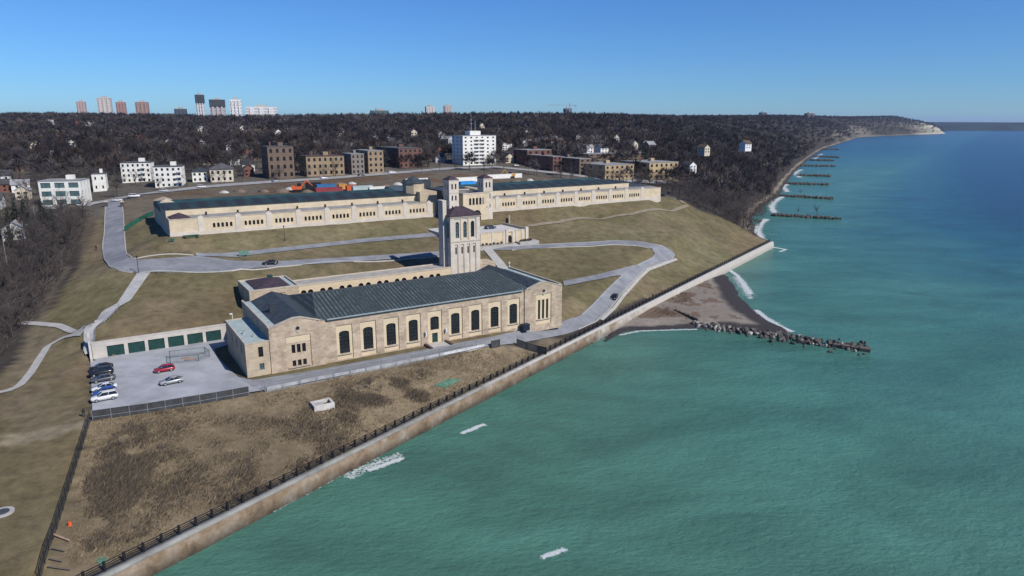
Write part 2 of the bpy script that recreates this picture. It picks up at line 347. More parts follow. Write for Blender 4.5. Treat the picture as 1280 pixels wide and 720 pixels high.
def grid_faces(nr, nc):
    i = np.arange(nr-1)[:, None]*nc+np.arange(nc-1)[None, :]; i = i.ravel()
    return np.c_[i, i+1, i+nc+1, i+nc]
def vnoise(X, Y, sc, seed=0):                   # smooth value noise
    x = X/sc; y = Y/sc; xi = np.floor(x).astype(int); yi = np.floor(y).astype(int); fx = x-xi; fy = y-yi
    fx = fx*fx*(3-2*fx); fy = fy*fy*(3-2*fy)
    h = lambda a, b: np.mod(np.sin(a*127.1+b*311.7+seed*74.7)*43758.5453, 1.0)
    return (h(xi, yi)*(1-fx)+h(xi+1, yi)*fx)*(1-fy)+(h(xi, yi+1)*(1-fx)+h(xi+1, yi+1)*fx)*fy

# ------------------------------------------------------------------ ground sheet
aq = np.r_[np.arange(0, 215, 12), np.arange(215, 216+AWALL-215+60, 1.7)]
st_ = 1.9; last = aq[-1]; ext = []
while last < CA[-1]-5: st_ *= 1.045; last += st_; ext.append(min(last, CA[-1]))
aq = np.r_[aq, ext]
dq = [-60, -14, -6, -.5, .0, .8]; v_ = .8; st_ = 1.5
while v_ < 230: v_ += 1.8; dq.append(v_)
while v_ < 4200: st_ = max(st_*1.05, 1.9); v_ += st_; dq.append(v_)
dq = np.array(dq)
pa = np.c_[np.interp(aq, CA, CO[:, 0]), np.interp(aq, CA, CO[:, 1])]; na = np.c_[np.interp(aq, CA, CN[:, 0]), np.interp(aq, CA, CN[:, 1])]
A2, D2 = np.meshgrid(aq, dq, indexing='ij')
GX = (pa[:, 0][:, None]+na[:, 0][:, None]*D2); GY = (pa[:, 1][:, None]+na[:, 1][:, None]*D2)
X, Y, Av, Dv = GX.ravel(), GY.ravel(), A2.ravel(), D2.ravel()
GZ = hz(X, Y, Av, Dv)
PX, PY = proj(X, Y, GZ)
def gp(*pts): return [tuple(G(x, y)[:2]) for x, y in pts]
lawn = np.array([.112, .093, .050]); dry = np.array([.185, .145, .092]); litter = np.array([.045, .038, .032]); dirt = np.array([.17, .14, .10]); sand = np.array([.20, .165, .125]); urban = np.array([.085, .075, .062])
tone = np.tile(litter, (len(X), 1))
n1 = vnoise(X, Y, 22, 1)*.5+vnoise(X, Y, 8, 2)*.3+vnoise(X, Y, 3, 3)*.2
n2 = vnoise(X, Y, 40, 5)*.6+vnoise(X, Y, 13, 6)*.4
def paint(poly, col, amt=1.0, soft=None):
    m = inpoly(X, Y, poly)
    w = (m*amt) if soft is None else m*amt*soft
    tone[:] = tone*(1-w[:, None])+np.asarray(col)*w[:, None]
POLY_LAWN = gp((150, 256), (130, 258), (100, 330), (70, 380), (40, 410), (20, 450), (0, 470), (-160, 560), (-200, 760), (60, 760), (112, 520), (116, 440), (300, 470), (330, 480), (610, 432), (700, 418), (970, 303), (948, 296), (905, 272), (862, 256), (840, 247), (640, 258), (230, 282), (190, 268))
paint(POLY_LAWN, lawn)
tone[:] = np.where(inpoly(X, Y, POLY_LAWN)[:, None], tone*(1-.55*sstep(n1, .5, .75)[:, None])+dry*.85*(.55*sstep(n1, .5, .75))[:, None], tone)
n4 = vnoise(X, Y, 15, 21)*.5+vnoise(X, Y, 5.5, 22)*.3+vnoise(X, Y, 2.2, 23)*.2
lm = inpoly(X, Y, POLY_LAWN)[:, None]
tone[:] = np.where(lm, tone*(.78+.5*n4[:, None])*(1+.22*(n2[:, None]-.5)*np.array([[-.6, .5, -.4]])), tone)
POLY_FIELD = gp((113, 522), (330, 490), (610, 433), (700, 432), (660, 455), (129, 719), (60, 760), (70, 700))
paint(POLY_FIELD, dry); paint(POLY_FIELD, np.array([.105, .082, .056]), .6, sstep(n1, .5, .72))
for pl, c, am in ((gp((622, 434), (700, 420), (720, 424), (680, 442), (640, 440)), dirt*.95, .8), (gp((0, 545), (55, 536), (112, 524), (112, 532), (60, 548), (0, 562)), dirt*1.55, .9),
                  (gp((0, 470), (30, 455), (110, 530), (60, 545), (20, 540), (0, 520)), dirt, .35), (gp((35, 415), (60, 405), (85, 420), (55, 445), (25, 478), (10, 470)), dirt, .55),
                  (gp((80, 330), (90, 332), (60, 390), (40, 420), (30, 415)), dirt, .6), (gp((100, 270), (131, 262), (128, 320), (100, 330)), dry*.9, .5),
                  (gp((152, 253), (190, 249), (200, 262), (156, 285)), dirt*.8, .7)):
    paint(pl, c, am, .4+.6*n2)
POLY_SITE = [tuple(W(s, t)) for s, t in ((-14, 147), (-16, 205), (60, 235), (130, 240), (220, 225), (232, 160), (214, 147))]
paint(POLY_SITE, dirt*.8, .9, .6+.4*n2); paint(POLY_SITE, np.array([.10, .06, .035]), .7, sstep(n1, .5, .65))
near_urban = (np.hypot(X, Y) < 760) & ~inpoly(X, Y, POLY_LAWN) & ~inpoly(X, Y, POLY_FIELD) & ~inpoly(X, Y, POLY_SITE) & (GZ > 22) & (Y > 280)
tone[near_urban] = urban*(.75+.6*n2[near_urban, None])
de = Dv-shore_off(Av); be = (Av > AWALL+1) & (de < np.where(Av < 700, 8, 6))
tone[be] = sand*(.8+.3*n1[be, None]); wet = (Av > AWALL+1) & (de < 3.5); tone[wet] = np.array([.05, .045, .042])
cl = (PX > 1040) & (PX < 1200) & (de > 2) & (de < 240) & (GZ < 58) & (Y > 1500); sl = vnoise(Av, Dv*2, 70, 9)
scar = np.where(PX > 1152, .85*sstep(sl+vnoise(Av, Dv, 18, 77)*.6, .1, .45), .22*sstep(sl, .5, .7))
tone[cl] = tone[cl]*(1-scar[cl, None])+np.array([.42, .39, .31])*scar[cl, None]
GROUND = attr_mat('ground_cover', .35, .62, 1.4)
V = np.c_[X, Y, GZ]
tag(np_mesh('ground', V, grid_faces(len(aq), len(dq))[:, ::-1], GROUND, tone=tone, smooth=True), kind='structure')

# ------------------------------------------------------------------ lake
def lake_material():
    m = bpy.data.materials.new('lake_water'); t, b = nodes(m); L = t.links.new; N = t.nodes.new
    b.inputs['Roughness'].default_value = .22; b.inputs['IOR'].default_value = 1.33; b.inputs['Specular IOR Level'].default_value = .26
    g = N('ShaderNodeNewGeometry'); sx = N('ShaderNodeSeparateXYZ'); L(g.outputs['Position'], sx.inputs[0])
    # distance offshore (along the lakeward normal of the wall) drives the turbid to clear mix
    dt = N('ShaderNodeVectorMath'); dt.operation = 'DOT_PRODUCT'; dt.inputs[1].default_value = (float(WD[1]), float(-WD[0]), 0); L(g.outputs['Position'], dt.inputs[0])
    off = float(WALL0 @ np.array([WD[1], -WD[0]]))
    mp = N('ShaderNodeMapping'); mp.inputs['Rotation'].default_value = (0, 0, -R(58)); mp.inputs['Scale'].default_value = (.6, 1.2, 1); L(g.outputs['Position'], mp.inputs[0])
    nz = N('ShaderNodeTexNoise'); nz.inputs['Scale'].default_value = .016; nz.inputs['Detail'].default_value = 9; nz.inputs['Roughness'].default_value = .62; nz.inputs['Distortion'].default_value = .4; L(mp.outputs[0], nz.inputs['Vector'])
    m1 = N('ShaderNodeMapRange'); m1.inputs[1].default_value = off-25; m1.inputs[2].default_value = off+95; m1.inputs[4].default_value = 1.0; L(dt.outputs['Value'], m1.inputs[0])
    m3 = N('ShaderNodeMapRange'); m3.inputs[1].default_value = 90; m3.inputs[2].default_value = 480; L(sx.outputs[1], m3.inputs[0])
    m4 = N('ShaderNodeMapRange'); m4.inputs[1].default_value = 300; m4.inputs[2].default_value = 1600; m4.inputs[4].default_value = .75; L(sx.outputs[1], m4.inputs[0])
    mr = N('ShaderNodeMath'); mr.operation = 'MULTIPLY_ADD'; L(m1.outputs[0], mr.inputs[0]); L(m3.outputs[0], mr.inputs[1]); L(m4.outputs[0], mr.inputs[2])
    ad = N('ShaderNodeMath'); ad.operation = 'MULTIPLY_ADD'; ad.inputs[1].default_value = .42; L(nz.outputs['Fac'], ad.inputs[0])
    sb = N('ShaderNodeMath'); sb.operation = 'SUBTRACT'; sb.inputs[1].default_value = .21; L(mr.outputs[0], sb.inputs[0]); L(sb.outputs[0], ad.inputs[2])
    r = N('ShaderNodeValToRGB'); L(ad.outputs[0], r.inputs['Fac']); e = r.color_ramp.elements
    e[0].position = 0; e[0].color = (.062, .164, .125, 1); e[1].position = 1; e[1].color = (.003, .032, .080, 1)
    x = r.color_ramp.elements.new(.3); x.color = (.045, .143, .117, 1); x = r.color_ramp.elements.new(.6); x.color = (.013, .080, .105, 1)
    n3 = N('ShaderNodeTexNoise'); n3.inputs['Scale'].default_value = .05; n3.inputs['Detail'].default_value = 10; n3.inputs['Roughness'].default_value = .6; n3.inputs['Distortion'].default_value = .5; L(mp.outputs[0], n3.inputs['Vector'])
    m2 = N('ShaderNodeMapRange'); m2.inputs[1].default_value = .3; m2.inputs[2].default_value = .7; m2.inputs[3].default_value = .74; m2.inputs[4].default_value = 1.26; L(n3.outputs['Fac'], m2.inputs[0])
    mx = N('ShaderNodeMix'); mx.data_type = 'RGBA'; mx.blend_type = 'MULTIPLY'; mx.inputs['Factor'].default_value = 1; L(r.outputs['Color'], mx.inputs['A']); L(m2.outputs[0], mx.inputs['B']); L(mx.outputs['Result'], b.inputs['Base Color'])
    w1 = N('ShaderNodeTexNoise'); w1.inputs['Scale'].default_value = .22; w1.inputs['Detail'].default_value = 7; w1.inputs['Roughness'].default_value = .6; L(mp.outputs[0], w1.inputs['Vector'])
    w2 = N('ShaderNodeTexNoise'); w2.inputs['Scale'].default_value = 1.1; w2.inputs['Detail'].default_value = 8; w2.inputs['Roughness'].default_value = .7; L(mp.outputs[0], w2.inputs['Vector'])
    wa_ = N('ShaderNodeMath'); wa_.operation = 'MULTIPLY_ADD'; wa_.inputs[1].default_value = .6; L(w2.outputs['Fac'], wa_.inputs[0]); L(w1.outputs['Fac'], wa_.inputs[2])
    bp = N('ShaderNodeBump'); bp.inputs['Strength'].default_value = .75; bp.inputs['Distance'].default_value = 1.1; L(wa_.outputs[0], bp.inputs['Height']); L(bp.outputs[0], b.inputs['Normal'])
    return m
WATER = lake_material()
w = MB(); w.quad((-9000, -6000, 0), (26000, -6000, 0), (26000, 26000, 0), (-9000, 26000, 0)); tag(w.build('lake', WATER), kind='structure')

# ------------------------------------------------------------------ sheets laid on the ground
def drape(name, L_, R_, m, off=.12, n=None, nc=5, pix=True, kind='structure'):
    if pix:
        dens = lambda l: [tuple(np.array(a)*(1-f)+np.array(b)*f) for a, b in zip(l[:-1], l[1:]) for f in np.linspace(0, 1, max(2, int(math.dist(a, b)/9)+1))[:-1]]+[l[-1]]
        L_, R_ = dens(L_), dens(R_)
    L3 = [G(*p)[:2] if pix else p for p in L_]; R3 = [G(*p)[:2] if pix else p for p in R_]
    def rs(q, n):
        q = np.asarray(q, float); l = np.r_[0, np.cumsum(np.linalg.norm(np.diff(q, axis=0), axis=1))]; s = np.linspace(0, l[-1], n); return np.c_[np.interp(s, l, q[:, 0]), np.interp(s, l, q[:, 1])], l[-1]
    _, ln = rs(L3, 2); n = n or max(4, int(ln/1.6)); a, _ = rs(L3, n); b, _ = rs(R3, n)
    f = np.linspace(0, 1, nc)[None, :, None]; Q = (a[:, None]*(1-f)+b[:, None]*f).reshape(-1, 2)
    # stay above the facets of the ground sheet: take the highest of a few neighbours
    z = np.max([hbase(Q[:, 0]+dx, Q[:, 1]+dy) for dx, dy in ((0, 0), (.8, 0), (-.8, 0), (0, .8), (0, -.8))], axis=0)*.5+hbase(Q[:, 0], Q[:, 1])*.5
    o = np_mesh(name, np.c_[Q, z+off], grid_faces(n, nc), m, smooth=True)
    return tag(o, kind=kind) if kind else o
def ribbon(name, pix, width, m, off=.12):
    C = np.array([G(*p)[:2] for p in pix]); t = np.gradient(C, axis=0); t /= np.linalg.norm(t, axis=1)[:, None]; nn = np.c_[-t[:, 1], t[:, 0]]*width/2
    return drape(name, C+nn, C-nn, m, off, nc=3, pix=False)
ASPH = mat('worn_asphalt', (.20, .205, .215), .9, .16, .35, detail=12)
ASPH2 = mat('pale_asphalt', (.185, .19, .205), .9, .22, .22, detail=14)
KERB = mat('kerb_concrete', (.33, .32, .30), .9, .12, .5)
DIRT = mat('dirt_path', (.20, .165, .12), .95, .2, .6)
drape('hill_road', [(133, 252), (132, 265), (131, 290), (129, 312), (131, 324), (138, 334), (152, 339), (172, 341), (250, 340.5), (294, 338), (347, 333.5), (450, 327), (551, 320), (604, 313), (640, 313)],
      [(152, 252), (153, 262), (155, 290), (156, 310), (157.5, 318), (161, 322.5), (166, 324.5), (172, 325.5), (250, 320.5), (294, 326.5), (347, 327), (450, 321), (551, 314.5), (604, 308), (640, 308.5)], ASPH2)
drape('terrace_road', [(245, 320.5), (300, 322), (312, 319.5), (450, 304), (551, 295.5)], [(245, 317), (275, 317.5), (312, 314.5), (450, 299.5), (551, 290.5)], ASPH2, .14)
OUT = [(640, 308.5), (694, 305), (768, 301), (796, 302), (815, 305), (834, 311), (844, 318), (840, 325), (826, 329), (807, 336), (796, 347), (776, 369), (763, 386), (746, 402), (712, 417)]
INN = [(640, 313), (694, 309.5), (768, 306), (796, 307.5), (812, 310.5), (818, 314.5), (818.5, 318.5), (815, 323), (809, 326), (790, 335), (777, 345), (757, 364), (741, 381), (725, 396), (704, 403)]
drape('lower_road', OUT, INN, ASPH2, .2)
drape('side_drive', [(704, 352), (740, 345.5), (775, 337), (802, 331)], [(705, 358.5), (740, 351.5), (768, 346.5), (792, 344)], ASPH2, .23)
drape('front_drive', [(300, 474), (318, 475.5), (400, 462.5), (565, 431), (654, 414), (704, 403), (716, 398)], [(322, 489), (332, 489.5), (400, 476), (607, 435), (656, 429), (709, 418.5), (724, 413)], ASPH2, .17, nc=7)
lot = MB(); lp = [G(*p) for p in ((116, 523.5), (332, 489), (318, 477), (298, 472), (284, 460), (271, 446), (268, 437), (284, 432))]
lot.v = [(float(p[0]), float(p[1]), 7.16) for p in lp]; lot.v += [(*W(3, 31.8), 7.16), (*W(-28, 32.2), 7.16)]; lot.f = [list(range(len(lot.v)))]
LOTM = mat('lot_concrete', (.29, .298, .318), .9, .2, .16, detail=14); tag(lot.build('parking_lot', LOTM), kind='structure')
STEPM = stripes('path_steps', (.36, .355, .345), (.22, .22, .22), 1.9, 1, .9, (.75, .95))
drape('stair_path', [(172, 342), (160, 360), (146, 381), (128, 390), (118, 406.5), (105, 412), (104.5, 440), (107, 446)], [(189, 340.5), (163, 377), (148, 385), (133, 402), (121, 410), (117.5, 415), (117.5, 440), (118, 447)], mat('path_concrete', (.34, .335, .325), .9, .15, .5), .2, nc=4)
ribbon('footpath', [(104, 412), (75, 408), (42, 405), (26, 404)], 1.7, KERB); ribbon('footpath', [(104, 417), (80, 422), (60, 433), (50, 448), (38, 467), (24, 483), (10, 489), (-10, 492)], 1.7, KERB)
ribbon('dirt_trail', [(660, 283), (700, 278), (740, 273.5), (790, 268), (830, 263), (852, 260), (860, 257.5), (853, 254), (842, 248)], 1.8, DIRT)
ribbon('kerb_path', [(752, 401), (768, 386), (780, 370), (798, 350), (810, 338.5), (830, 331), (846, 325)], 1.0, KERB, .2)
ribbon('stair_path', [(610, 313), (618, 322), (627, 333), (636, 345)], 3.4, KERB, .2)
# kerbs of the roads
def kerb(pix, side):
    C = np.array([G(*p) for p in pix]); C, _ = resample(C[:, :2], 2.0); t = np.gradient(C, axis=0); t /= np.linalg.norm(t, axis=1)[:, None]; nn = np.c_[-t[:, 1], t[:, 0]]
    z = hbase(C[:, 0], C[:, 1]); a = np.c_[C, z-.2]; b = np.c_[C, z+.24]; c = np.c_[C+nn*.35*side, z+.24]; d = np.c_[C+nn*.35*side, z-.2]
    V = np.stack([a, b, c, d], 1).reshape(-1, 3); tag(np_mesh('kerb', V, grid_faces(len(C), 4), KERB), kind='structure')
kerb(INN[:-1], 1); kerb([(172, 341), (250, 340.5), (294, 338), (347, 333.5), (450, 327), (551, 320)], -1); kerb(OUT, -1)
kerb([(133, 252), (131, 290), (129, 312), (131, 324), (138, 334), (152, 339), (172, 341)], -1); kerb([(152, 252), (155, 290), (156, 310), (157.5, 318), (166, 324.5), (250, 320)], 1)

# ------------------------------------------------------------------ lake wall and its railing
wall = thing('lake_wall', 'long weathered concrete lake wall along the foot of the lawns', 'sea wall', (0, 0, 0))
STAIN = bpy.data.materials.new('stained_wall')
t_, b_ = nodes(STAIN); b_.inputs['Roughness'].default_value = .9
def _stain():
    L = t_.links.new; N = t_.nodes.new; tc = N('ShaderNodeTexCoord'); mp = N('ShaderNodeMapping'); mp.inputs['Scale'].default_value = (.55, .55, .5); L(tc.outputs['Object'], mp.inputs[0])
    n = N('ShaderNodeTexNoise'); n.inputs['Scale'].default_value = .55; n.inputs['Detail'].default_value = 10; n.inputs['Roughness'].default_value = .72; L(mp.outputs[0], n.inputs['Vector'])
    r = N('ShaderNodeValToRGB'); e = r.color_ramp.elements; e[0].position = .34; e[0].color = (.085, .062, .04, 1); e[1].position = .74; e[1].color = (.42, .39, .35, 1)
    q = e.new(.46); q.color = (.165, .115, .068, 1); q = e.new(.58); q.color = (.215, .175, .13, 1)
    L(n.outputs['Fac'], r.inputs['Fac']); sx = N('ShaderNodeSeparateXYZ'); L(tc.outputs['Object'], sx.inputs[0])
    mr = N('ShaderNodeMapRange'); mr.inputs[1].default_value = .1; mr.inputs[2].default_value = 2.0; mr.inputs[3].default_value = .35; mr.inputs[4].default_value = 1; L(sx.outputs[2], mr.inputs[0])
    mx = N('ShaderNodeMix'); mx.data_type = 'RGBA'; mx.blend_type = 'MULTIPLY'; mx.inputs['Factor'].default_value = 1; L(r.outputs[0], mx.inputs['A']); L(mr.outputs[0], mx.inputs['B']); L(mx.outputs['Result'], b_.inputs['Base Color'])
_stain()
CAPM = mat('weathered_cap', (.20, .20, .185), .9, .3, .25, detail=12)
WN = np.array([WD[1], -WD[0]])                  # lakeward
def wp(a, o, z): p = WALL0+WD*a+WN*o; return (float(p[0]), float(p[1]), z)
WL = float(np.linalg.norm(WALL1-WALL0)); AS = -75.0; AE = WL-1
prof = [(-.5, 3.0), (-.5, 4.22), (.9, 4.22), (.9, 3.85), (1.15, 3.7), (1.9, -3)]
def wall_run(a0, a1, lo, m, name):
    nseg = max(1, int((a1-a0)/3)); V = []
    for i in range(nseg+1):
        a = a0+(a1-a0)*i/nseg; j = .05*math.sin(a*1.7)+.04*math.sin(a*.63)
        V += [wp(a, o+(j if o > .95 else 0), z) for o, z in lo]
    F = grid_faces(nseg+1, len(lo))
    np_mesh(name, V, F, m, wall); e = MB(); e.v = V[:len(lo)]; e.f = [list(range(len(lo)))]; e.v += V[-len(lo):]; e.f.append(list(range(len(lo), 2*len(lo)))); e.build(name+'_end', m, wall)
PALEW = mat('pale_concrete', (.46, .44, .41), .9, .2, .3)
def along(m, pale, x0, x1, amt):
    t, b = nodes(m); N = t.nodes.new; L = t.links.new; src = b.inputs['Base Color'].links[0].from_socket
    tc = N('ShaderNodeTexCoord'); sx = N('ShaderNodeSeparateXYZ'); L(tc.outputs['Object'], sx.inputs[0]); mr = N('ShaderNodeMapRange'); mr.inputs[1].default_value = x0; mr.inputs[2].default_value = x1; mr.inputs[3].default_value = -.45; mr.inputs[4].default_value = .75; L(sx.outputs[0], mr.inputs[0])
    n = N('ShaderNodeTexNoise'); n.inputs['Scale'].default_value = .3; n.inputs['Detail'].default_value = 9; n.inputs['Roughness'].default_value = .75; L(tc.outputs['Object'], n.inputs['Vector'])
    a = N('ShaderNodeMath'); a.use_clamp = True; L(mr.outputs[0], a.inputs[0]); L(n.outputs['Fac'], a.inputs[1]); r = N('ShaderNodeMapRange'); r.inputs[1].default_value = .4; r.inputs[2].default_value = .75; r.inputs[4].default_value = amt; L(a.outputs[0], r.inputs[0])
    mx = N('ShaderNodeMix'); mx.data_type = 'RGBA'; mx.inputs['B'].default_value = (*pale, 1); L(r.outputs[0], mx.inputs['Factor']); L(src, mx.inputs['A']); L(mx.outputs['Result'], b.inputs['Base Color'])
along(STAIN, (.46, .44, .40), 0, 75, .6); along(CAPM, (.43, .415, .39), -30, 40, .7)
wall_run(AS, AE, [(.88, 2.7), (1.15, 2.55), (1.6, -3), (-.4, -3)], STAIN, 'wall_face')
wall_run(AS, AE, [(-.6, 2.0), (-.6, 3.04), (.9, 3.04), (.9, 2.6), (-.6, 2.0)], CAPM, 'wall_cap')
rail = thing('railing', 'long black iron railing along the lake wall top', 'railing', wp(0, 0, 3.0))
ox, oy, oz = wp(0, 0, 3.0)
rel = lambda a, o, z: (wp(a, o, 0)[0]-ox, wp(a, o, 0)[1]-oy, z)
for z in (.28, .62, .95, 1.28):
    r = MB(); r.tube(rel(-60, -.35, z), rel(WL-2, -.35, z), .075 if z > 1 else .055, n=5); r.build('rail', BLACK, rail)
pts = np.arange(-20, WL-2, 2.55); pm = None; rest = MB()
for i, a in enumerate(pts):
    if i < 97:
        m = MB(); m.prism_y([(-.16, 0), (.16, 0), (.12, 1.42), (-.12, 1.42)], -.15, .15); m.tube((-.05, 0, 1.0), (-.75, -.0, .0), .08, n=4)
        if pm is None: pm = m.build('post', BLACK, rail); q = pm
        else: q = pm.copy(); COL.objects.link(q)
        q.location = rel(a, -.35, 0.02); q.rotation_euler[2] = math.atan2(WN[1], WN[0])
    else:
        x, y, z = rel(a, -.35, 0); rest.box(x-.14, x+.14, y-.14, y+.14, 0, 1.4)
tag(rest.build('far_posts', BLACK, rail), kind='stuff')

# ------------------------------------------------------------------ pumping station
w0 = W(0, 0)
PS = thing('pumping_station', 'buff stone waterworks hall with green slate roof and tall square tower', 'waterworks', (w0[0], w0[1], 7.0), BA)
def blockwalls(name, x0, x1, y0, y1, z0, z1, m, front=(), left=(), right=(), dep=.35, parent=None, back=True):
    b = MB(); b.wall(FRONT(y0), x0, x1, z0, z1, front, dep); b.wall(LEFT(x0), y0, y1, z0, z1, left, dep); b.wall(RIGHT(x1), y0, y1, z0, z1, right, dep)
    if back: b.quad((x0, y1, z0), (x1, y1, z0), (x1, y1, z1), (x0, y1, z1))
    return b.build(name, m, parent or PS)
def parapet(name, x0, x1, y0, y1, z, m, th=.35, h=.35, over=.06, parent=None):
    b = MB(); x0 -= over; x1 += over; y0 -= over; y1 += over
    b.box(x0, x1, y0, y0+th, z, z+h); b.box(x0, x1, y1-th, y1, z, z+h); b.box(x0, x0+th, y0+th, y1-th, z, z+h); b.box(x1-th, x1, y0+th, y1-th, z, z+h)
    return b.build(name, m, parent or PS)
def deck(name, x0, x1, y0, y1, z, m, parent=None):
    b = MB(); b.box(x0, x1, y0, y1, z-.3, z); return b.build(name, m, parent or PS)
# low west wing
fw = [(2.6, 3.6, 4.1, 6.4, 0), ]; fl = [(2.6, 3.6, 1.2, 2.7, 0)]
b = MB(); b.wall(FRONT(.25), 0, 5, 3.5, 7.3, fw, .35); b.wall(FRONT(.25), 0, 5, -1, 3.5, fl, .35); lh = [(t, t+1.0, 4.3, 6.2, 0) for t in (4, 9, 14)]
b.wall(LEFT(0), .25, 21.5, -1, 7.3, lh, .35); b.quad((0, 21.5, -1), (5, 21.5, -1), (5, 21.5, 7.3), (0, 21.5, 7.3)); b.build('wing_wall', LIME, PS)
window(PS, FRONT(.25), fw[0], .33, 1, 2); window(PS, FRONT(.25), fl[0], .33, 1, 1, BGLASS)
for h in lh: window(PS, LEFT(0), h, .33, 0, 1)
parapet('wing_parapet', 0, 5, .25, 21.5, 7.3, COPING, .3, .3); deck('wing_roof', .28, 4.98, .52, 21.2, 7.42, ROOFLEAD)
v = MB(); v.box(1.2, 1.7, 8, 8.5, 7.4, 8.1); v.build('roof_vent', STEEL, PS); v = MB(); v.box(2.6, 2.9, 5, 5.3, 7.4, 8.0); v.build('roof_vent', STEEL, PS)
# panelled bay of a front: yellow stone set back inside the wall, window cut through it
def bay(mp, c, hw, z0, z1, holes, nm, nr, pm=YEL, d0=.22):
    mp2 = lambda u, z, d: mp(u, z, d+d0)
    b = MB(); rows = sorted(set(h[2:4] for h in holes)); cuts = [z0]+[(rows[i][1]+rows[i+1][0])/2 for i in range(len(rows)-1)]+[z1]
    for i, rr in enumerate(rows): b.wall(mp2, c-hw, c+hw, cuts[i], cuts[i+1], [h for h in holes if h[2:4] == rr], .38)
    b.build('stone_panel', pm, PS)
    for h in holes: window(PS, mp2, h, .36, nm, nr)
    s = MB(); pz = min(h[2] for h in holes); q = [mp(u, z, d) for d in (-.10, d0+.05) for z in (pz-.18, pz) for u in (c-hw+.25, c+hw-.25)]
    s.add(q, [[0, 1, 3, 2], [4, 6, 7, 5], [0, 4, 5, 1], [2, 3, 7, 6], [0, 2, 6, 4], [1, 5, 7, 3]]); s.build('sill', COPING, PS)
# end blocks
for (x0, x1, g, holes, hw, pt) in ((5, 17, 11.1, [(9.55, 10.35, 3.7, 5.7, 0), (10.7, 11.5, 3.7, 5.7, 0), (11.85, 12.65, 3.7, 5.7, 0), (9.55, 10.35, .7, 2.1, 0), (10.7, 11.5, .7, 2.1, 0), (11.85, 12.65, .7, 2.1, 0)], 2.7, 7.7),
                                   (70, 82, 76, [(74.35, 75.05, 1.6, 6.9, 0), (75.65, 76.35, 1.6, 6.9, 0), (76.95, 77.65, 1.6, 6.9, 0)], 2.5, 8.5)):
    b = MB(); zz = -1.6; b.wall(FRONT(0), x0, x1, zz, 10.0, [(g-hw, g+hw, .2, pt, 0)], .22)
    ol = [] if x0 == 5 else None
    b.quad((x0, 0, zz), (x0, 27, zz), (x0, 27, 10), (x0, 0, 10)); b.quad((x1, 0, zz), (x1, 27, zz), (x1, 27, 10), (x1, 0, 10)); b.quad((x0, 27, zz), (x1, 27, zz), (x1, 27, 10), (x0, 27, 10))
    b.prism_y([(x0, 10.001), (x1, 10.001), (x1-.9, 10.25), (g+.9, 11.55), (g-.9, 11.55), (x0+.9, 10.25)], 0, .7); b.build('gable_wall', PINK, PS)
    bay(FRONT(0), g, hw, .2, pt, holes, 1 if x0 == 70 else 0, 3 if x0 == 70 else 0, LIME if x0 == 5 else YEL)
    if True:
        t = MB(); t.box(g-hw+.1, g+hw-.1, .16, .21, pt-1.55, pt-.02); t.build('lintel', YEL, PS)
    oc = MB(); oc.add([(g+.42*math.cos(k*math.pi/8), -.02, 9.35+.42*math.sin(k*math.pi/8)) for k in range(16)], [list(range(16))]); oc.build('round_window', GLASS, PS)
    rg = MB()
    for k in range(16):
        a1, a2 = k*math.pi/8, (k+1)*math.pi/8; rg.tube((g+.5*math.cos(a1), -.02, 9.35+.5*math.sin(a1)), (g+.5*math.cos(a2), -.02, 9.35+.5*math.sin(a2)), .09, n=4)
    rg.box(g-.3, g+.3, -.12, .0, 8.35, 8.78); rg.build('round_frame', COPING, PS)
    cp = MB()
    for (xa, za), (xb, zb) in (((x0-.05, 10.1), (x0+.9, 10.3)), ((x0+.9, 10.3), (g-.9, 11.6)), ((g-.9, 11.6), (g+.9, 11.6)), ((g+.9, 11.6), (x1-.9, 10.3)), ((x1-.9, 10.3), (x1+.05, 10.1))):
        cp.add([(xa, -.12, za), (xb, -.12, zb), (xb, .8, zb), (xa, .8, za), (xa, -.12, za+.18), (xb, -.12, zb+.18), (xb, .8, zb+.18), (xa, .8, za+.18)], [[0, 3, 2, 1], [4, 5, 6, 7], [0, 1, 5, 4], [1, 2, 6, 5], [2, 3, 7, 6], [3, 0, 4, 7]])
    if x0 == 5: cp.box(4.9, 5.35, .81, 27, 10, 10.55); 
    else: cp.box(81.65, 82.1, .81, 27, 10, 10.55)
    cp.build('coping', COPING, PS)
    rf = MB(); xa, xb = (6.9, 17.6) if x0 == 5 else (69.4, 80.1); rf.gable(xa, xb, .71, 27, 9.95, 11.9, 'y'); rf.build('gable_roof', SLATED, PS)
    dk = MB(); dk.box(*((5.36, 6.9) if x0 == 5 else (80.1, 81.64)), .71, 26.9, 9.7, 10.05); dk.build('gutter_roof', ROOFLEAD, PS)
f = MB(); f.box(8.2, 9.2, 12, 13, 10.2, 12.2); f.box(8.1, 9.3, 11.9, 13.1, 12.2, 12.4); f.build('roof_vent', mat('dark_lead', (.03, .035, .04), .6, .2, 1), PS)
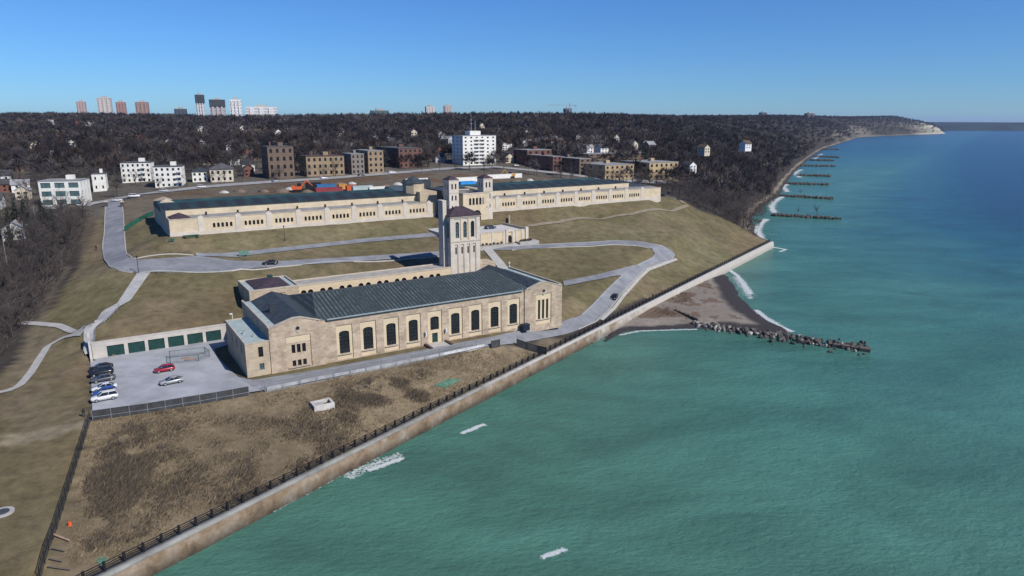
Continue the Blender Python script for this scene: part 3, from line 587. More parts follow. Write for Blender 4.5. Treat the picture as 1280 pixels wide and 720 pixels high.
# main hall: nine tall bays
BX = [21.5+5.66*i for i in range(9)]
holes = [(c-1.9, c+1.9, .3, 8.4, 0) for c in BX]
b = MB(); b.wall(FRONT(.3), 17, 70, -1.6, 10.2, holes, .22); b.quad((17, 26.7, 0), (70, 26.7, 0), (70, 26.7, 10.2), (17, 26.7, 10.2)); b.build('hall_wall', PINK, PS)
for i, c in enumerate(BX):
    if i == 4: bay(FRONT(.3), c, 1.9, .3, 8.4, [(c-.75, c+.75, .32, 2.75, 0), (c-1.15, c+1.15, 3.5, 6.9, .45)], 2, 2)
    else: bay(FRONT(.3), c, 1.9, .3, 8.4, [(c-1.18, c+1.18, 1.55, 6.95, .5)], 2, 5)
d = MB(); c = BX[4]; d.box(c-.72, c+.72, .80, .86, .34, 2.7); d.build('door', DGREEN, PS)
d = MB(); d.box(c-2.4, c+2.4, -3.2, .25, -.4, .22); d.box(c-2.0, c+2.0, -4.0, -3.2, -.4, .1); d.build('entrance_step', CONC, PS)
for sx_ in (-1, 1):
    d = MB(); d.box(c+sx_*2.75-.3, c+sx_*2.75+.3, -3.4, .25, -.4, .55); d.build('step_wall', mat('dark_granite', (.08, .05, .045), .7, .2, 2), PS)
    l = MB(); x = c+sx_*2.7; l.tube((x, .28, 3.4), (x, -.25, 3.5), .05); l.tube((x, -.25, 2.7), (x, -.25, 3.6), .17, .2, 8); l.tube((x, .22, 2.5), (x, .22, 3.9), .08); l.build('wall_lamp', WHITEP, PS)
rf = MB(); rf.add([(15.3, -.15, 10.35), (71.7, -.15, 10.35), (71.7, 27.1, 10.35), (15.3, 27.1, 10.35), (18.5, 13.5, 13.3), (68.5, 13.5, 13.3)], [[0, 1, 5, 4], [1, 2, 5], [2, 3, 4, 5], [3, 0, 4]]); RF = rf.build('hall_roof', SLATE, PS)
sm_ = MB()
for i in range(50):
    x = 19+i; sm_.add([(x-.03, -.1, 10.41), (x+.03, -.1, 10.41), (x+.03, 13.4, 13.36), (x-.03, 13.4, 13.36), (x, -.1, 10.46), (x, 13.4, 13.41)], [[0, 4, 5, 3], [4, 1, 2, 5]])
sm_.build('roof_seams', mat('weathered_seam', (.085, .11, .12), .6, .4, .7), RF)
gt = MB(); gt.box(17.6, 69.4, -.35, .05, 10.2, 10.42); gt.build('gutter', mat('pale_gutter', (.24, .28, .29), .6, .15, 1), PS)
rdg = MB(); rdg.tube((18.5, 13.5, 13.32), (68.5, 13.5, 13.32), .16, n=6); rdg.build('ridge_cap', SLATED, PS)
dp = MB(); dp.tube((70.15, .12, .2), (70.15, .12, 10.1), .09); dp.tube((5.2, .1, .2), (5.2, .1, 9.8), .06); dp.build('downpipe', mat('brown_pipe', (.10, .05, .035), .6, .2, 2), PS)
fn = MB(); fn.tube((81.9, 26.8, 10.4), (81.9, 26.8, 12.3), .07); fn.box(81.6, 82.2, 26.75, 26.85, 11.6, 11.8); fn.tube((81.9, 26.8, 10.4), (81.9, 26.8, 10.9), .25, .12, 8); fn.build('finial', WHITEP, PS)
cb = MB(); cb.box(68.6, 70.6, -1.6, -.15, -.3, 1.25); cb.box(68.5, 70.7, -1.7, -.05, 1.25, 1.35); tag(cb.build('utility_bin', mat('navy_bin', (.012, .018, .035), .5, .2, 2)), 'dark navy steel bin against the stone hall front', 'bin')
bpy.data.objects['utility_bin'].parent = None; bpy.data.objects['utility_bin'].matrix_world = Matrix.Translation((w0[0], w0[1], 7.0)) @ Matrix.Rotation(BA, 4, 'Z')
# rear service block and arcade wing
blockwalls('service_wall', 9.3, 22.3, 39.5, 54, -1, 9.3, LIME, left=[(43, 44, 5, 7.2, 0), (48.5, 49.5, 5, 7.2, 0)], front=[(14.5, 18.5, 2, 8.2, 0)], dep=.25)
d = MB(); d.quad((14.5, 39.72, 2), (18.5, 39.72, 2), (18.5, 39.72, 8.2), (14.5, 39.72, 8.2)); d.build('stone_panel', YEL, PS)
for t in (43, 48.5): window(PS, LEFT(9.3), (t, t+1, 5, 7.2, 0), .23)
parapet('service_parapet', 9.3, 22.3, 39.5, 54, 9.3, COPING, .4, .5); deck('service_roof', 9.6, 22, 39.8, 53.7, 9.38, ROOFLEAD)
d = MB(); d.hip(11.2, 20.4, 40.2, 53.4, 9.6, 10.9, 'y'); d.build('tile_roof', ROOFPURP, PS)
d = MB(); d.box(16.5, 17.7, 49, 50.5, 9.7, 11.2); d.build('roof_vent', DGREEN, PS)
AX = [23.6, 25.5, 28.9, 31.0, 34.4, 36.6, 40.0, 42.2, 45.6, 47.7, 51.1, 53.3, 56.8, 58.9, 62.3, 64.5]
ah = [(x-.78, x+.78, 3.2, 8.0, .78) for x in AX]
blockwalls('arcade_wall', 22.31, 68.9, 40, 47, -1, 9.2, YEL, front=ah, dep=.5)
for h in ah: window(PS, FRONT(40), h, .48, 1, 2, bar=.07)
parapet('arcade_parapet', 22.31, 68.8, 40, 47, 9.2, COPING, .35, .4); deck('arcade_roof', 22.6, 68.5, 40.3, 46.7, 9.3, mat('gravel_roof', (.30, .28, .25), .9, .2, .4))
# the tall tower with its chimney
tw = [(x-.62, x+.62, 18.2, 23.2, .62) for x in (71.5, 74.15, 76.8)]
sl = [(x-.27, x+.27, 13.2, 15.4, 0) for x in (70.95, 73.05, 75.15, 77.25)]
b = MB(); FT = FRONT(40.02)
b.wall(FT, 69, 79.3, 17.2, 24.6, [(70.3, 78.0, 17.6, 24.2, 0)], .25); b.wall(FT, 69, 79.3, -1, 17.2, [(x-.55, x+.55, 2, 16.2, 0) for x in (70.95, 73.05, 75.15, 77.25)], .25)
F2 = lambda u, z, d: FT(u, z, d+.25)
b.wall(F2, 70.3, 78.0, 17.6, 24.2, tw, .5)
for h in sl: b.wall(F2, h[0]-.28, h[1]+.28, 2, 16.2, [h], .35)
rw = [(t-.62, t+.62, 18.2, 23.2, .62) for t in (41.8, 43.9, 46.0)]
b.wall(LEFT(69), 40.02, 47.6, -1, 24.6, rw, .5); b.wall(RIGHT(79.3), 40.02, 47.6, -1, 24.6, rw, .5); b.quad((69, 47.6, -1), (79.3, 47.6, -1), (79.3, 47.6, 24.6), (69, 47.6, 24.6))
TW = b.build('tower', PALE, PS)
for h in tw: window(TW, F2, h, .48, 1, 3, BGLASS if h[0] < 76 else GLASS, bar=.07)
for h in sl: window(TW, F2, h, .33)
for h in rw: window(TW, LEFT(69), h, .48, 1, 3); window(TW, RIGHT(79.3), h, .48, 1, 3)
pl = MB()
for x in (72.0, 74.1, 76.2): pl.box(x-.38, x+.38, 40.1, 40.26, 2, 15.9)
for x in (72.83, 75.48): pl.box(x-.3, x+.3, 40.05, 40.26, 17.7, 24.1)
pl.build('pilaster', YEL, TW)
cr = MB(); cr.box(68.75, 79.55, 39.78, 47.85, 24.6, 24.95); cr.box(68.9, 79.4, 39.92, 47.7, 16.95, 17.25); cr.build('cornice', COPING, TW)
rf = MB(); rf.hip(68.6, 79.7, 39.6, 48, 25.2, 27.5, 'x', t=.24); rf.build('tower_roof', ROOFPURP, TW)
ch = MB(); ch.box(67.75, 68.98, 42.4, 45.6, -1, 29.3); ch.box(67.65, 68.99, 42.3, 45.7, 29.3, 29.7); ch.build('chimney', PALE, PS)
ch = MB(); ch.box(79.31, 85, 40.3, 46.5, -1, 9.0); ch.box(79.32, 85.1, 40.2, 46.6, 9.0, 9.4); ch.box(80.2, 81, 42, 43, 9.4, 10.2); ch.build('annex', LIME, PS)

# ------------------------------------------------------------------ retaining wall with garage doors
wg = W(-30, 31.2)
GW = thing('garage_wall', 'long pale concrete retaining wall with six dark green garage doors', 'garages', (wg[0], wg[1], 7.0), BA)
gh = [(1.3+s, 1.3+s+3.5, .12, 2.75, 0) for s in (4.2, 8.5, 12.7, 16.95, 21.2, 25.4)]
b = MB(); b.wall(FRONT(0), 2.6, 34, -1, 3.75, gh, .5); b.quad((2.6, 0, -1), (2.6, .9, -1), (2.6, .9, 3.75), (2.6, 0, 3.75)); b.box(2.55, 34, -.05, .9, 3.751, 3.95); b.build('wall', mat('pale_garage_wall', (.43, .40, .36), .9, .12, .5), GW)
for h in gh:
    d = MB(); d.quad((h[0], .22, h[2]), (h[1], .22, h[2]), (h[1], .22, h[3]), (h[0], .22, h[3]))
    for k in range(1, 5): z = h[2]+(h[3]-h[2])*k/5; d.box(h[0], h[1], .18, .218, z-.03, z+.03)
    d.build('garage_door', DGREEN, GW)
ws = MB(); p0 = np.array([0, 0]);
sw = thing('stair_wall', 'low concrete side wall beside the steps left of the garages', 'wall', (wg[0], wg[1], 7.0), BA)
b = MB(); b.add([(2.0, -2.2, 0), (2.5, -2.2, 0), (2.5, 6, 0), (2.0, 6, 0), (2.0, -2.2, .9), (2.5, -2.2, .9), (2.5, 1, 4.2), (2.0, 1, 4.2), (2.5, 6, 5.4), (2.0, 6, 5.4)],
   [[0, 1, 5, 4], [1, 2, 8, 6, 5], [0, 4, 7, 9, 3], [4, 5, 6, 7], [7, 6, 8, 9], [2, 3, 9, 8]]); b.build('side_wall', CONC, sw)
hl = W(3.5, 33); lp_ = thing('lamp_post', 'short pale floodlight post on the garage wall beside the hall', 'lamp post', (hl[0], hl[1], 10.9), BA)
b = MB(); b.tube((0, 0, 0), (0, 0, 1.9), .09); b.build('pole', WHITEP, lp_); b = MB(); b.box(-.6, .1, -.2, .2, 1.9, 2.15); b.build('lamp_head', WHITEP, lp_)

# ------------------------------------------------------------------ filter building on the hill
wf = W(-2, 98)
FB = thing('filter_building', 'very long cream stone filter building with twin towers on the hilltop', 'waterworks', (wf[0], wf[1], 24.0), BA)
LB = 213.0
CREAM = stone('cream_stone', (.57, .48, .345), (.52, .43, .30), (.46, .38, .28), 1.2, .5, .2)
GC = [14, 24, 34.1, 44.2, 54.2, 64.3, 74.4, 84.3, 125.6, 135.8, 145.6, 155.4, 165.2, 175.0, 184.6, 194.4]
fh = []
for g in GC:
    for k in range(5): x = g+2+(k-2)*1.33; fh.append((x-.4, x+.4, 2.0, 3.55, .4))
b = MB(); b.wall(FRONT(0), 0, 94, 1.2, 5.3, [h for h in fh if h[0] < 94], .4); b.wall(FRONT(0), 113, LB, 1.2, 5.3, [h for h in fh if h[0] > 94], .4)
b.wall(LEFT(0), 0, 46, 1.2, 5.3, [], .4); b.wall(RIGHT(LB), 0, 46, 1.2, 5.3, [], .4); b.quad((0, 46, 0), (LB, 46, 0), (LB, 46, 5.3), (0, 46, 5.3)); b.build('aisle_wall', CREAM, FB)
b = MB(); b.box(-.12, 94, -.14, .0, -3, 1.2); b.box(113, LB+.12, -.14, .0, -3, 1.2); b.box(-.12, 0, 0.001, 46, -3, 1.2); b.box(LB, LB+.12, .001, 46, -3, 1.2); b.build('plinth', PALE, FB)
for h in fh: window(FB, FRONT(0), h, .38)
b = MB()
for a_, c_ in ((0, 94), (113, LB)): b.box(a_-.05, c_+.05, -.1, .35, 5.3, 5.55)
b.box(-.08, .3, .36, 46, 5.3, 5.55); b.box(LB-.3, LB+.08, .36, 46, 5.3, 5.55); b.build('coping', COPING, FB)
for x in [9.4]+[g+2+5.05 for g in GC[:8]]+[122.2]+[g+2+5 for g in GC[8:]]:
    b = MB(); b.box(x-.9, x+.9, -.16, .04, .9, 5.3); b.prism_y([(x-1.0, 5.301), (x+1.0, 5.301), (x+1.0, 5.56), (x+.75, 5.9), (x+.3, 6.1), (x, 6.45), (x-.3, 6.1), (x-.75, 5.9), (x-1.0, 5.56)], -.16, .3); b.build('pilaster', PALE, FB)
for x0, x1 in ((.31, 94), (113, LB-.31)): b = MB(); b.add([(x0, .36, 5.25), (x1, .36, 5.25), (x1, 7.2, 5.75), (x0, 7.2, 5.75)], [[0, 1, 2, 3]]); b.build('aisle_roof', ROOFGREY, FB)
for x0, x1 in ((0.02, 90), (117, 199)):
    b = MB(); b.wall(FRONT(7), x0, x1, 5.2, 8.0, [], .3); b.wall(LEFT(x0), 7, 22, 4, 8.0, [], .3); b.wall(RIGHT(x1), 7, 22, 4, 8.0, [], .3); b.quad((x0, 22, 4), (x1, 22, 4), (x1, 22, 8), (x0, 22, 8)); b.build('clerestory', CREAM, FB)
    b = MB(); b.hip(x0-.4, x1+.4, 6.6, 22.4, 8.25, 9.4, 'x', t=.24); b.build('upper_roof', stripes('dark_glazed_roof', (.016, .02, .024), (.022, .055, .06), 6.0, 0, .7, (.4, .6)), FB)
    b = MB(); b.box(x0, x1, 22.01, 45.9, 4, 6.9); b.add([(x0, 22.5, 6.92), (x1, 22.5, 6.92), (x1, 34, 8.4), (x0, 34, 8.4), (x1, 45.5, 6.92), (x0, 45.5, 6.92)], [[0, 1, 2, 3], [3, 2, 4, 5], [1, 4, 2], [0, 3, 5]]); b.build('rear_roof', mat('teal_glazing', (.018, .05, .05), .65, .6, .15), FB)
    for x in np.arange(x0+12, x1-4, 10.1): b = MB(); b.box(x-.28, x+.28, 5.2, 5.75, 5.5, 6.7); b.build('roof_vent', BLACK, FB)
for x0, x1 in ((0.4, 6.5),):
    b = MB(); b.hip(x0, x1, .5, 6.6, 5.75, 7.2, 'x', t=.2); b.build('pavilion_roof', ROOFPURP, FB)
b = MB(); b.box(.3, 6, 30, 45, 5.3, 7.4); b.hip(.1, 6.2, 29.8, 45.2, 7.65, 9, 'y'); b.build('rear_pavilion', LIME, FB)
b = MB(); b.box(199.5, 211, 8, 30, 5.2, 6.4); b.build('east_roof', SLATED, FB)
# centre block
CX0, CX1 = 97.2, 115.0
def cx(x): return x+2
cw = [(cx(x)-.5, cx(x)+.5, 4.4, 7.2, .5) for x in (103.2, 104.7, 106.2, 107.7, 109.2)]
ca = [(cx(106.2)-1.7, cx(106.2)+1.7, -2.0, 2.4, 1.7)]
cs = [(cx(110.9)-.45, cx(110.9)+.45, 1.4, 3.5, 0)]; cs2 = [(cx(110.9)-.45, cx(110.9)+.45, -2.2, -.2, 0)]
FC = FRONT(-8)
b = MB(); b.wall(FC, cx(100.1), cx(111.9), 3.9, 8.7, cw, .5); b.wall(FC, cx(100.1), cx(111.9), .8, 3.9, [(ca[0][0], ca[0][1], .8, 2.4, 1.5), cs[0]], .5); b.wall(FC, cx(100.1), cx(111.9), -6, .8, [(ca[0][0], ca[0][1], -3.2, .8, 0), cs2[0]], .5)
b.quad((cx(100.1), -8, -6), (cx(100.1), 8, -6), (cx(100.1), 8, 8.7), (cx(100.1), -8, 8.7)); b.quad((cx(111.9), -8, -6), (cx(111.9), 8, -6), (cx(111.9), 8, 8.7), (cx(111.9), -8, 8.7)); b.build('centre_wall', CREAM, FB)
for h in cw: window(FB, FC, h, .48, 1, 2)
window(FB, FC, (ca[0][0], ca[0][1], -3.2, 2.4, 1.5), .48, 3, 4); window(FB, FC, cs[0], .48, 1, 1, BGLASS); window(FB, FC, cs2[0], .48, 1, 1, BGLASS)
deck('centre_roof', cx(100.1), cx(111.9), -7.7, 8, 8.5, ROOFGREY, FB); parapet('centre_parapet', cx(100.1), cx(111.9), -8, 8, 8.7, COPING, .4, .5, parent=FB)
def twin(x0, name):
    x1 = x0+4.1; y0, y1 = -7.95, -3.0; hs = [(x0+x-.32, x0+x+.32, a, c, r) for x in (1.25, 2.85) for a, c, r in ()]
    b = MB(); rows = [(-4.5, 2.2, []), (2.2, 5.6, (3.0, 4.6)), (5.6, 9.5, (6.6, 8.6)), (9.5, 14.2, (10.9, 13.0))]; wl = []
    for z0, z1, r in rows:
        hh = [(x0+x-.33, x0+x+.33, r[0], r[1], .33) for x in (1.3, 2.8)] if r else []; ll = [(y0+x-.33, y0+x+.33, r[0], r[1], .33) for x in (1.6, 3.3)] if r else []
        b.wall(FRONT(y0), x0, x1, z0, z1, hh, .3); b.wall(LEFT(x0), y0, y1, z0, z1, ll, .3); b.wall(RIGHT(x1), y0, y1, z0, z1, ll, .3)
        wl += [(FRONT(y0), h) for h in hh]+[(LEFT(x0), h) for h in ll]+[(RIGHT(x1), h) for h in ll]
    b.quad((x0, y1, -4.5), (x1, y1, -4.5), (x1, y1, 14.2), (x0, y1, 14.2)); t = b.build('tower', PALE, FB)
    for mp, h in wl: window(t, mp, h, .28)
    c = MB(); c.box(x0-.15, x1+.15, y0-.15, y1+.15, 14.2, 14.45); c.box(x0-.05, x1+.05, y0-.05, y0-.001, 9.3, 9.6); c.build('cornice', COPING, t)
    r = MB(); r.hip(x0-.1, x1+.1, y0-.1, y1+.1, 14.65, 15.9, 'y', run=2.0, t=.2); r.build('tower_roof', ROOFPURP, t)
twin(96.2, 'west'); twin(111.2, 'east')
for x0, x1 in ((89.5, 96.8), (114.5, 117.6)):
    b = MB(); b.box(x0, x1, 4, 16, 0, 9.3); b.build('transept_wall', LIME, FB)
b = MB(); b.prism([(90+4.2*math.cos(k*math.pi/4+math.pi/8), 11+4.2*math.sin(k*math.pi/4+math.pi/8)) for k in range(8)], 5, 12.5); b.build('octagon', LIME, FB)
b = MB(); pts8 = [(90+4.7*math.cos(k*math.pi/4+math.pi/8), 11+4.7*math.sin(k*math.pi/4+math.pi/8), 12.52) for k in range(8)]; b.add(pts8+[(90, 11, 15.2)], [[i, (i+1) % 8, 8] for i in range(8)]); b.build('octagon_roof', SLATED, FB)
b = MB(); b.box(cx(99), cx(113), 8.01, 22, 0, 9.0); b.build('link_block', SLATED, FB)
# ------------------------------------------------------------------ terrace in front of the twin towers
wt = W(90, 67)
TR = thing('terrace', 'raised stone terrace with pilastered retaining wall under the twin towers', 'terrace', (wt[0], wt[1], 16.2), BA)
TH = 4.6
b = MB(); b.wall(FRONT(0), -6, 24.5, -2, TH, [(17.0-.75, 17.0+.75, .4, 3.3, .75)], .6); b.quad((24.5, 0, -2), (24.5, 22, -2), (24.5, 22, TH), (24.5, 0, TH)); b.quad((-6, 0, -2), (-6, 22, -2), (-6, 22, TH), (-6, 0, TH)); b.build('retaining_wall', YEL, TR)
b = MB(); b.box(-6, 24.5, .5, 24, TH-.5, TH-.02); b.build('paving', mat('pale_paving', (.44, .43, .42), .9, .08, .5), TR)
for x in (-5.6, .2, 4.9, 9.6, 14.3, 19.7, 22.2): b = MB(); b.box(x-.28, x+.28, -.16, -.002, -1, TH+.5); b.build('pilaster', PALE, TR)
b = MB(); b.box(15.2, 16.1, -.3, -.002, -1, 4.6); b.box(17.9, 18.8, -.3, -.002, -1, 4.6); b.box(15.2, 18.8, -.3, .6, 4.6, 5.3); b.prism_y([(15.2, 5.3), (18.8, 5.3), (17, 5.9)], -.3, .6); b.build('doorway_surround', PALE, TR)
b = MB(); b.box(23.7, 24.9, -.4, 1.0, -1, TH+1.2); b.build('corner_pier', PALE, TR)
window(TR, FRONT(0), (16.25, 17.75, .4, 3.3, .75), .58, name='doorway')
b = MB(); b.box(-6.05, 15.1, -.05, .4, TH, TH+.55); b.box(18.9, 23.6, -.05, .4, TH, TH+.55); b.box(24.15, 24.6, 1.1, 17, TH, TH+.8); b.build('parapet', COPING, TR)
b = MB(); b.box(-6, 14.5, -3.6, -.2, -2, .55); b.box(19.2, 27.5, -3.6, -.2, -2, .9); b.build('planter', KERB, TR)
for i in range(3):
    b = MB(); b.box(14.6, 19.1, -3.8+i, -2.8+i, -2, .15*i+.05); b.build('step', CONC, TR)
b = MB(); b.add([(24.6, 12, TH-1), (31, 22.5, TH+1.6), (31, 23.4, TH+1.6), (24.6, 12.8, TH-1), (24.6, 12, TH+1), (31, 22.5, TH+2.7), (31, 23.4, TH+2.7), (24.6, 12.8, TH+1)], [[0, 1, 5, 4], [4, 5, 6, 7], [2, 3, 7, 6], [1, 2, 6, 5], [0, 4, 7, 3]]); b.build('wing_wall', COPING, TR)

# ------------------------------------------------------------------ buildings of the street and the skyline
FOOT = []; KEEP = []                            # footprints (no trees inside) and fronts trees should not bury
BRICKR = stone('red_brick', (.16, .07, .055), (.12, .055, .045), (.16, .12, .10), .5, .2, .2)
BRICKB = stone('brown_brick', (.17, .12, .085), (.13, .09, .065), (.15, .12, .1), .5, .2, .2)
BRICKT = stone('tan_brick', (.30, .225, .14), (.25, .18, .11), (.25, .2, .15), .5, .2, .2)
BRICKY = stone('yellow_brick', (.46, .34, .19), (.40, .29, .16), (.35, .28, .2), .5, .2, .15)
BRICKG = stone('grey_brick', (.22, .19, .165), (.18, .155, .135), (.2, .17, .15), .5, .2, .2)
STUCCO = mat('white_stucco', (.66, .65, .60), .9, .08, .5); CREAMW = mat('cream_render', (.55, .50, .40), .9, .1, .5)
FLATR = mat('flat_roof_felt', (.075, .075, .08), .95, .25, .3); FLATG = mat('grey_flat_roof', (.22, .22, .22), .9, .2, .3)
def solve_w(p, x1, dirv, hi=200):
    lo, h = 0, hi
    for _ in range(40):
        m = (lo+h)/2; q = p[:2]+dirv*m
        if proj(q[0], q[1], p[2])[0] < x1: lo = m
        else: h = m
    return lo
def solve_h(p, yt, hi=200):
    lo, h = 0, hi
    for _ in range(40):
        m = (lo+h)/2
        if proj(p[0], p[1], p[2]+m)[1] > yt: lo = m
        else: h = m
    return lo
def block(name, label, cat, x0, x1, yt, yb, depth, storeys, bays, wm, rm=None, rz=BA, ww=.42, wh=.5, balc=(), side=3, group=None, pitched=False, gm=None, chimneys=0, keep=True):
    p = G(x0, yb); d = np.array([math.cos(rz), math.sin(rz)]); wdt = solve_w(p, x1, d); h = solve_h(p, yt)
    r = thing(name, label, cat, (p[0], p[1], p[2]), rz, group); nd = np.array([-d[1], d[0]])
    FOOT.append([p[:2]-d-nd, p[:2]+d*(wdt+1)-nd, p[:2]+d*(wdt+1)+nd*(depth+1), p[:2]-d+nd*(depth+1)])
    if keep: KEEP.append((x0-2, x1+1, yt, yb, p[1]))
    sh = h/storeys; bw = wdt/bays; sb = depth/side; mb = MB(); wl = []
    for k in range(storeys):
        z0, z1 = k*sh, (k+1)*sh; za = z0+sh*(1-wh)*.55; zb = za+sh*wh
        hf = [(bw*(i+.5)-bw*ww/2, bw*(i+.5)+bw*ww/2, za, zb, 0) for i in range(bays)]
        hs_ = [(sb*(i+.5)-sb*.15, sb*(i+.5)+sb*.15, za, zb, 0) for i in range(side)]
        mb.wall(FRONT(0), 0, wdt, z0, z1, hf, .25); mb.wall(LEFT(0), 0, depth, z0, z1, hs_, .25); mb.wall(RIGHT(wdt), 0, depth, z0, z1, hs_, .25)
        wl += [(FRONT(0), q) for q in hf]+[(LEFT(0), q) for q in hs_]+[(RIGHT(wdt), q) for q in hs_]
    mb.quad((0, depth, 0), (wdt, depth, 0), (wdt, depth, h), (0, depth, h)); mb.box(-.001, wdt+.001, -.001, depth+.001, -4, -.002)
    mb.build('wall', wm, r)
    for mp, q in wl: window(r, mp, q, .23, 1 if (q[1]-q[0]) > 1.6 else 0, 0, gm, bar=.08)
    if pitched:
        m = MB(); m.hip(-.4, wdt+.4, -.4, depth+.4, h+.22, h+min(depth, wdt)*.28, 'x' if wdt > depth else 'y', t=.2); rf = m.build('roof', rm or FLATR, r)
    else:
        m = MB(); m.box(-.15, wdt+.15, -.15, depth+.15, h, h+.3); m.box(.3, wdt-.3, .3, depth-.3, h+.301, h+.34); rf = m.build('roof', rm or FLATR, r)
        m = MB(); m.box(wdt*.55, wdt*.55+min(3, wdt*.2), depth*.5, depth*.5+3, h+.34, h+2.2); m.build('roof_hut', wm, rf)
    for i in range(chimneys):
        m = MB(); x = wdt*(.25+.5*i); m.box(x-.4, x+.4, depth*.55, depth*.55+.8, h, h+2.6); m.build('chimney', BRICKR, rf)
    for (ba, k) in balc:
        m = MB(); x = bw*(ba+.5); z = k*sh; m.box(x-bw*.42, x+bw*.42, -1.4, -.01, z-.12, z+.03); m.box(x-bw*.42, x+bw*.42, -1.4, -1.33, z+.03, z+1.0); m.build('balcony', STUCCO, r)
    return r, wdt, h
block('glass_front_house', 'white three storey house with large blue glass bays by the wood', 'house', 52, 104, 227, 259, 13, 3, 3, STUCCO, FLATG, rz=R(14), ww=.72, wh=.62, gm=BGLASS)
block('white_house', 'narrow white house with a blank side wall beside the street', 'house', 117, 134, 218, 240, 10, 2, 2, STUCCO, FLATR, rz=R(25), ww=.25, wh=.35, side=2)
block('apartment_building', 'white apartment block with lawn in front and balconies on its right', 'apartments', 153, 190, 204, 229, 13, 4, 6, STUCCO, FLATR, rz=R(18), balc=[(4, 1), (4, 2), (4, 3)])
block('apartment_building', 'white apartment block nearest the filter building left end', 'apartments', 194.5, 229, 209, 235, 13, 4, 5, STUCCO, FLATR, rz=R(18), balc=[(4, 1), (4, 2), (4, 3)])
block('gabled_house', 'white house with grey roof right of the white apartment blocks', 'house', 241, 260, 215, 228, 9, 2, 3, STUCCO, SLATED, rz=R(20), pitched=True)
block('gabled_house', 'dark roofed wide house with pale ground floor by the street', 'house', 263, 292, 212, 228, 11, 2, 4, CREAMW, FLATR, rz=R(20), pitched=True, chimneys=1)
block('gabled_house', 'house with an orange red tiled roof among the bare trees', 'house', 254, 274, 198, 206, 10, 2, 3, CREAMW, mat('orange_tiles', (.36, .085, .04), .8, .2, 1), rz=R(20), pitched=True, keep=False)
block('apartment_building', 'dark brown brick apartment house with bay front by the street', 'apartments', 337, 369, 184, 224, 15, 4, 4, BRICKB, FLATR, chimneys=1)
block('apartment_building', 'wide tan brick three storey block with two chimneys', 'apartments', 384, 431, 196, 221, 14, 3, 7, BRICKT, mat('brown_roof', (.07, .045, .035), .9, .2, .5), chimneys=2)
block('apartment_building', 'grey brick apartment block right beside the tan brick block', 'apartments', 440, 456, 193, 218, 16, 4, 3, BRICKG, FLATG)
block('apartment_building', 'grey tan apartment block with a pale flat roof', 'apartments', 461, 480, 189, 217, 22, 4, 3, BRICKT, FLATG)
block('apartment_building', 'long dark red brick apartment block with a flat roof', 'apartments', 499, 528, 186, 210, 40, 4, 5, BRICKR, FLATR)
r_, w_, h_ = block('apartment_tower', 'tall white apartment tower with central balconies and rooftop aerials', 'tower block', 579, 620, 170, 207, 16, 8, 6, STUCCO, FLATG, ww=.34, wh=.42, balc=[(2, k) for k in range(1, 8)]+[(3, k) for k in range(1, 8)])
m = MB(); m.box(w_*.3, w_*.62, 4, 11, h_+.3, h_+3.2); m.build('roof_house', STUCCO, r_)
m = MB(); m.tube((w_*.4, 7, h_+3), (w_*.4, 7, h_+15), .22, .08); m.tube((w_*.52, 7, h_+3), (w_*.52, 7, h_+10), .18); m.tube((w_*.4-1.2, 7, h_+8), (w_*.4+1.2, 7, h_+8), .12); m.tube((w_*.4-.9, 7, h_+10.5), (w_*.4+.9, 7, h_+10.5), .12); m.build('aerial', STEEL, r_)
block('apartment_building', 'red brick block with pale flat roof right of the white tower', 'apartments', 659, 689, 188, 207, 18, 3, 4, BRICKR, FLATG)
block('apartment_building', 'red brick apartment block with a long shaded side wall', 'apartments', 691, 702, 196, 215, 32, 4, 2, BRICKR, FLATG)
block('apartment_building', 'brown brick apartment block between the red and yellow brick blocks', 'apartments', 724, 738, 199, 218, 40, 4, 2, BRICKB, FLATG)
block('apartment_building', 'yellow brick apartment block partly hidden by bare trees', 'apartments', 756, 792, 207, 225, 30, 3, 6, BRICKY, FLATG)
block('apartment_building', 'yellow brick apartment block at the right end of the row', 'apartments', 811, 847, 204, 225, 28, 3, 6, BRICKY, FLATG, chimneys=1)
block('apartment_building', 'long low brown block with pale roof behind the yellow brick blocks', 'apartments', 735, 806, 193, 203, 14, 3, 9, BRICKB, FLATG)
# skyline towers, each at its own distance
def tower(label, x0, x1, yt, Y, c1, c2, rz=R(20), depth=22, axis=2, period=6.0, cap=True, split=None):
    xx = (x0-640)/FPX*Y*CP; z = H1(xx, Y)-2; xx = (x0-640)/FPX*(Y*CP-(z-CAMH)*SP); p = np.array([xx, Y, z]); d = np.array([math.cos(rz), math.sin(rz)]); wdt = solve_w(p, x1, d, 600)*.86; depth = min(depth, wdt*.55); h = solve_h(p, yt, 300)
    r = thing('high_rise', label, 'tower block', (xx, Y, z), rz); nm = 'facade_%d' % len(bpy.data.materials)
    m = MB(); m.box(0, wdt, 0, depth, 0, h); m.build('wall', stripes(nm, c1, c2, period, axis, .8, (.35, .45), 0), r)
    for i in range(3):
        m = MB(); x = wdt*(.2+.3*i); m.box(x-wdt*.07, x+wdt*.07, -1.6, -.02, 4, h-3); m.build('balcony_stack', stripes(nm+'b', tuple(min(.7, q*1.25) for q in c1), c2, 3.4, 2, .8, (.45, .55), 0), r)
    if cap: m = MB(); m.box(wdt*.3, wdt*.7, depth*.3, depth*.7, h, h+4.5); m.build('roof_hut', MATS['concrete'], r)
    return r, wdt, h
DK = (.05, .055, .065)
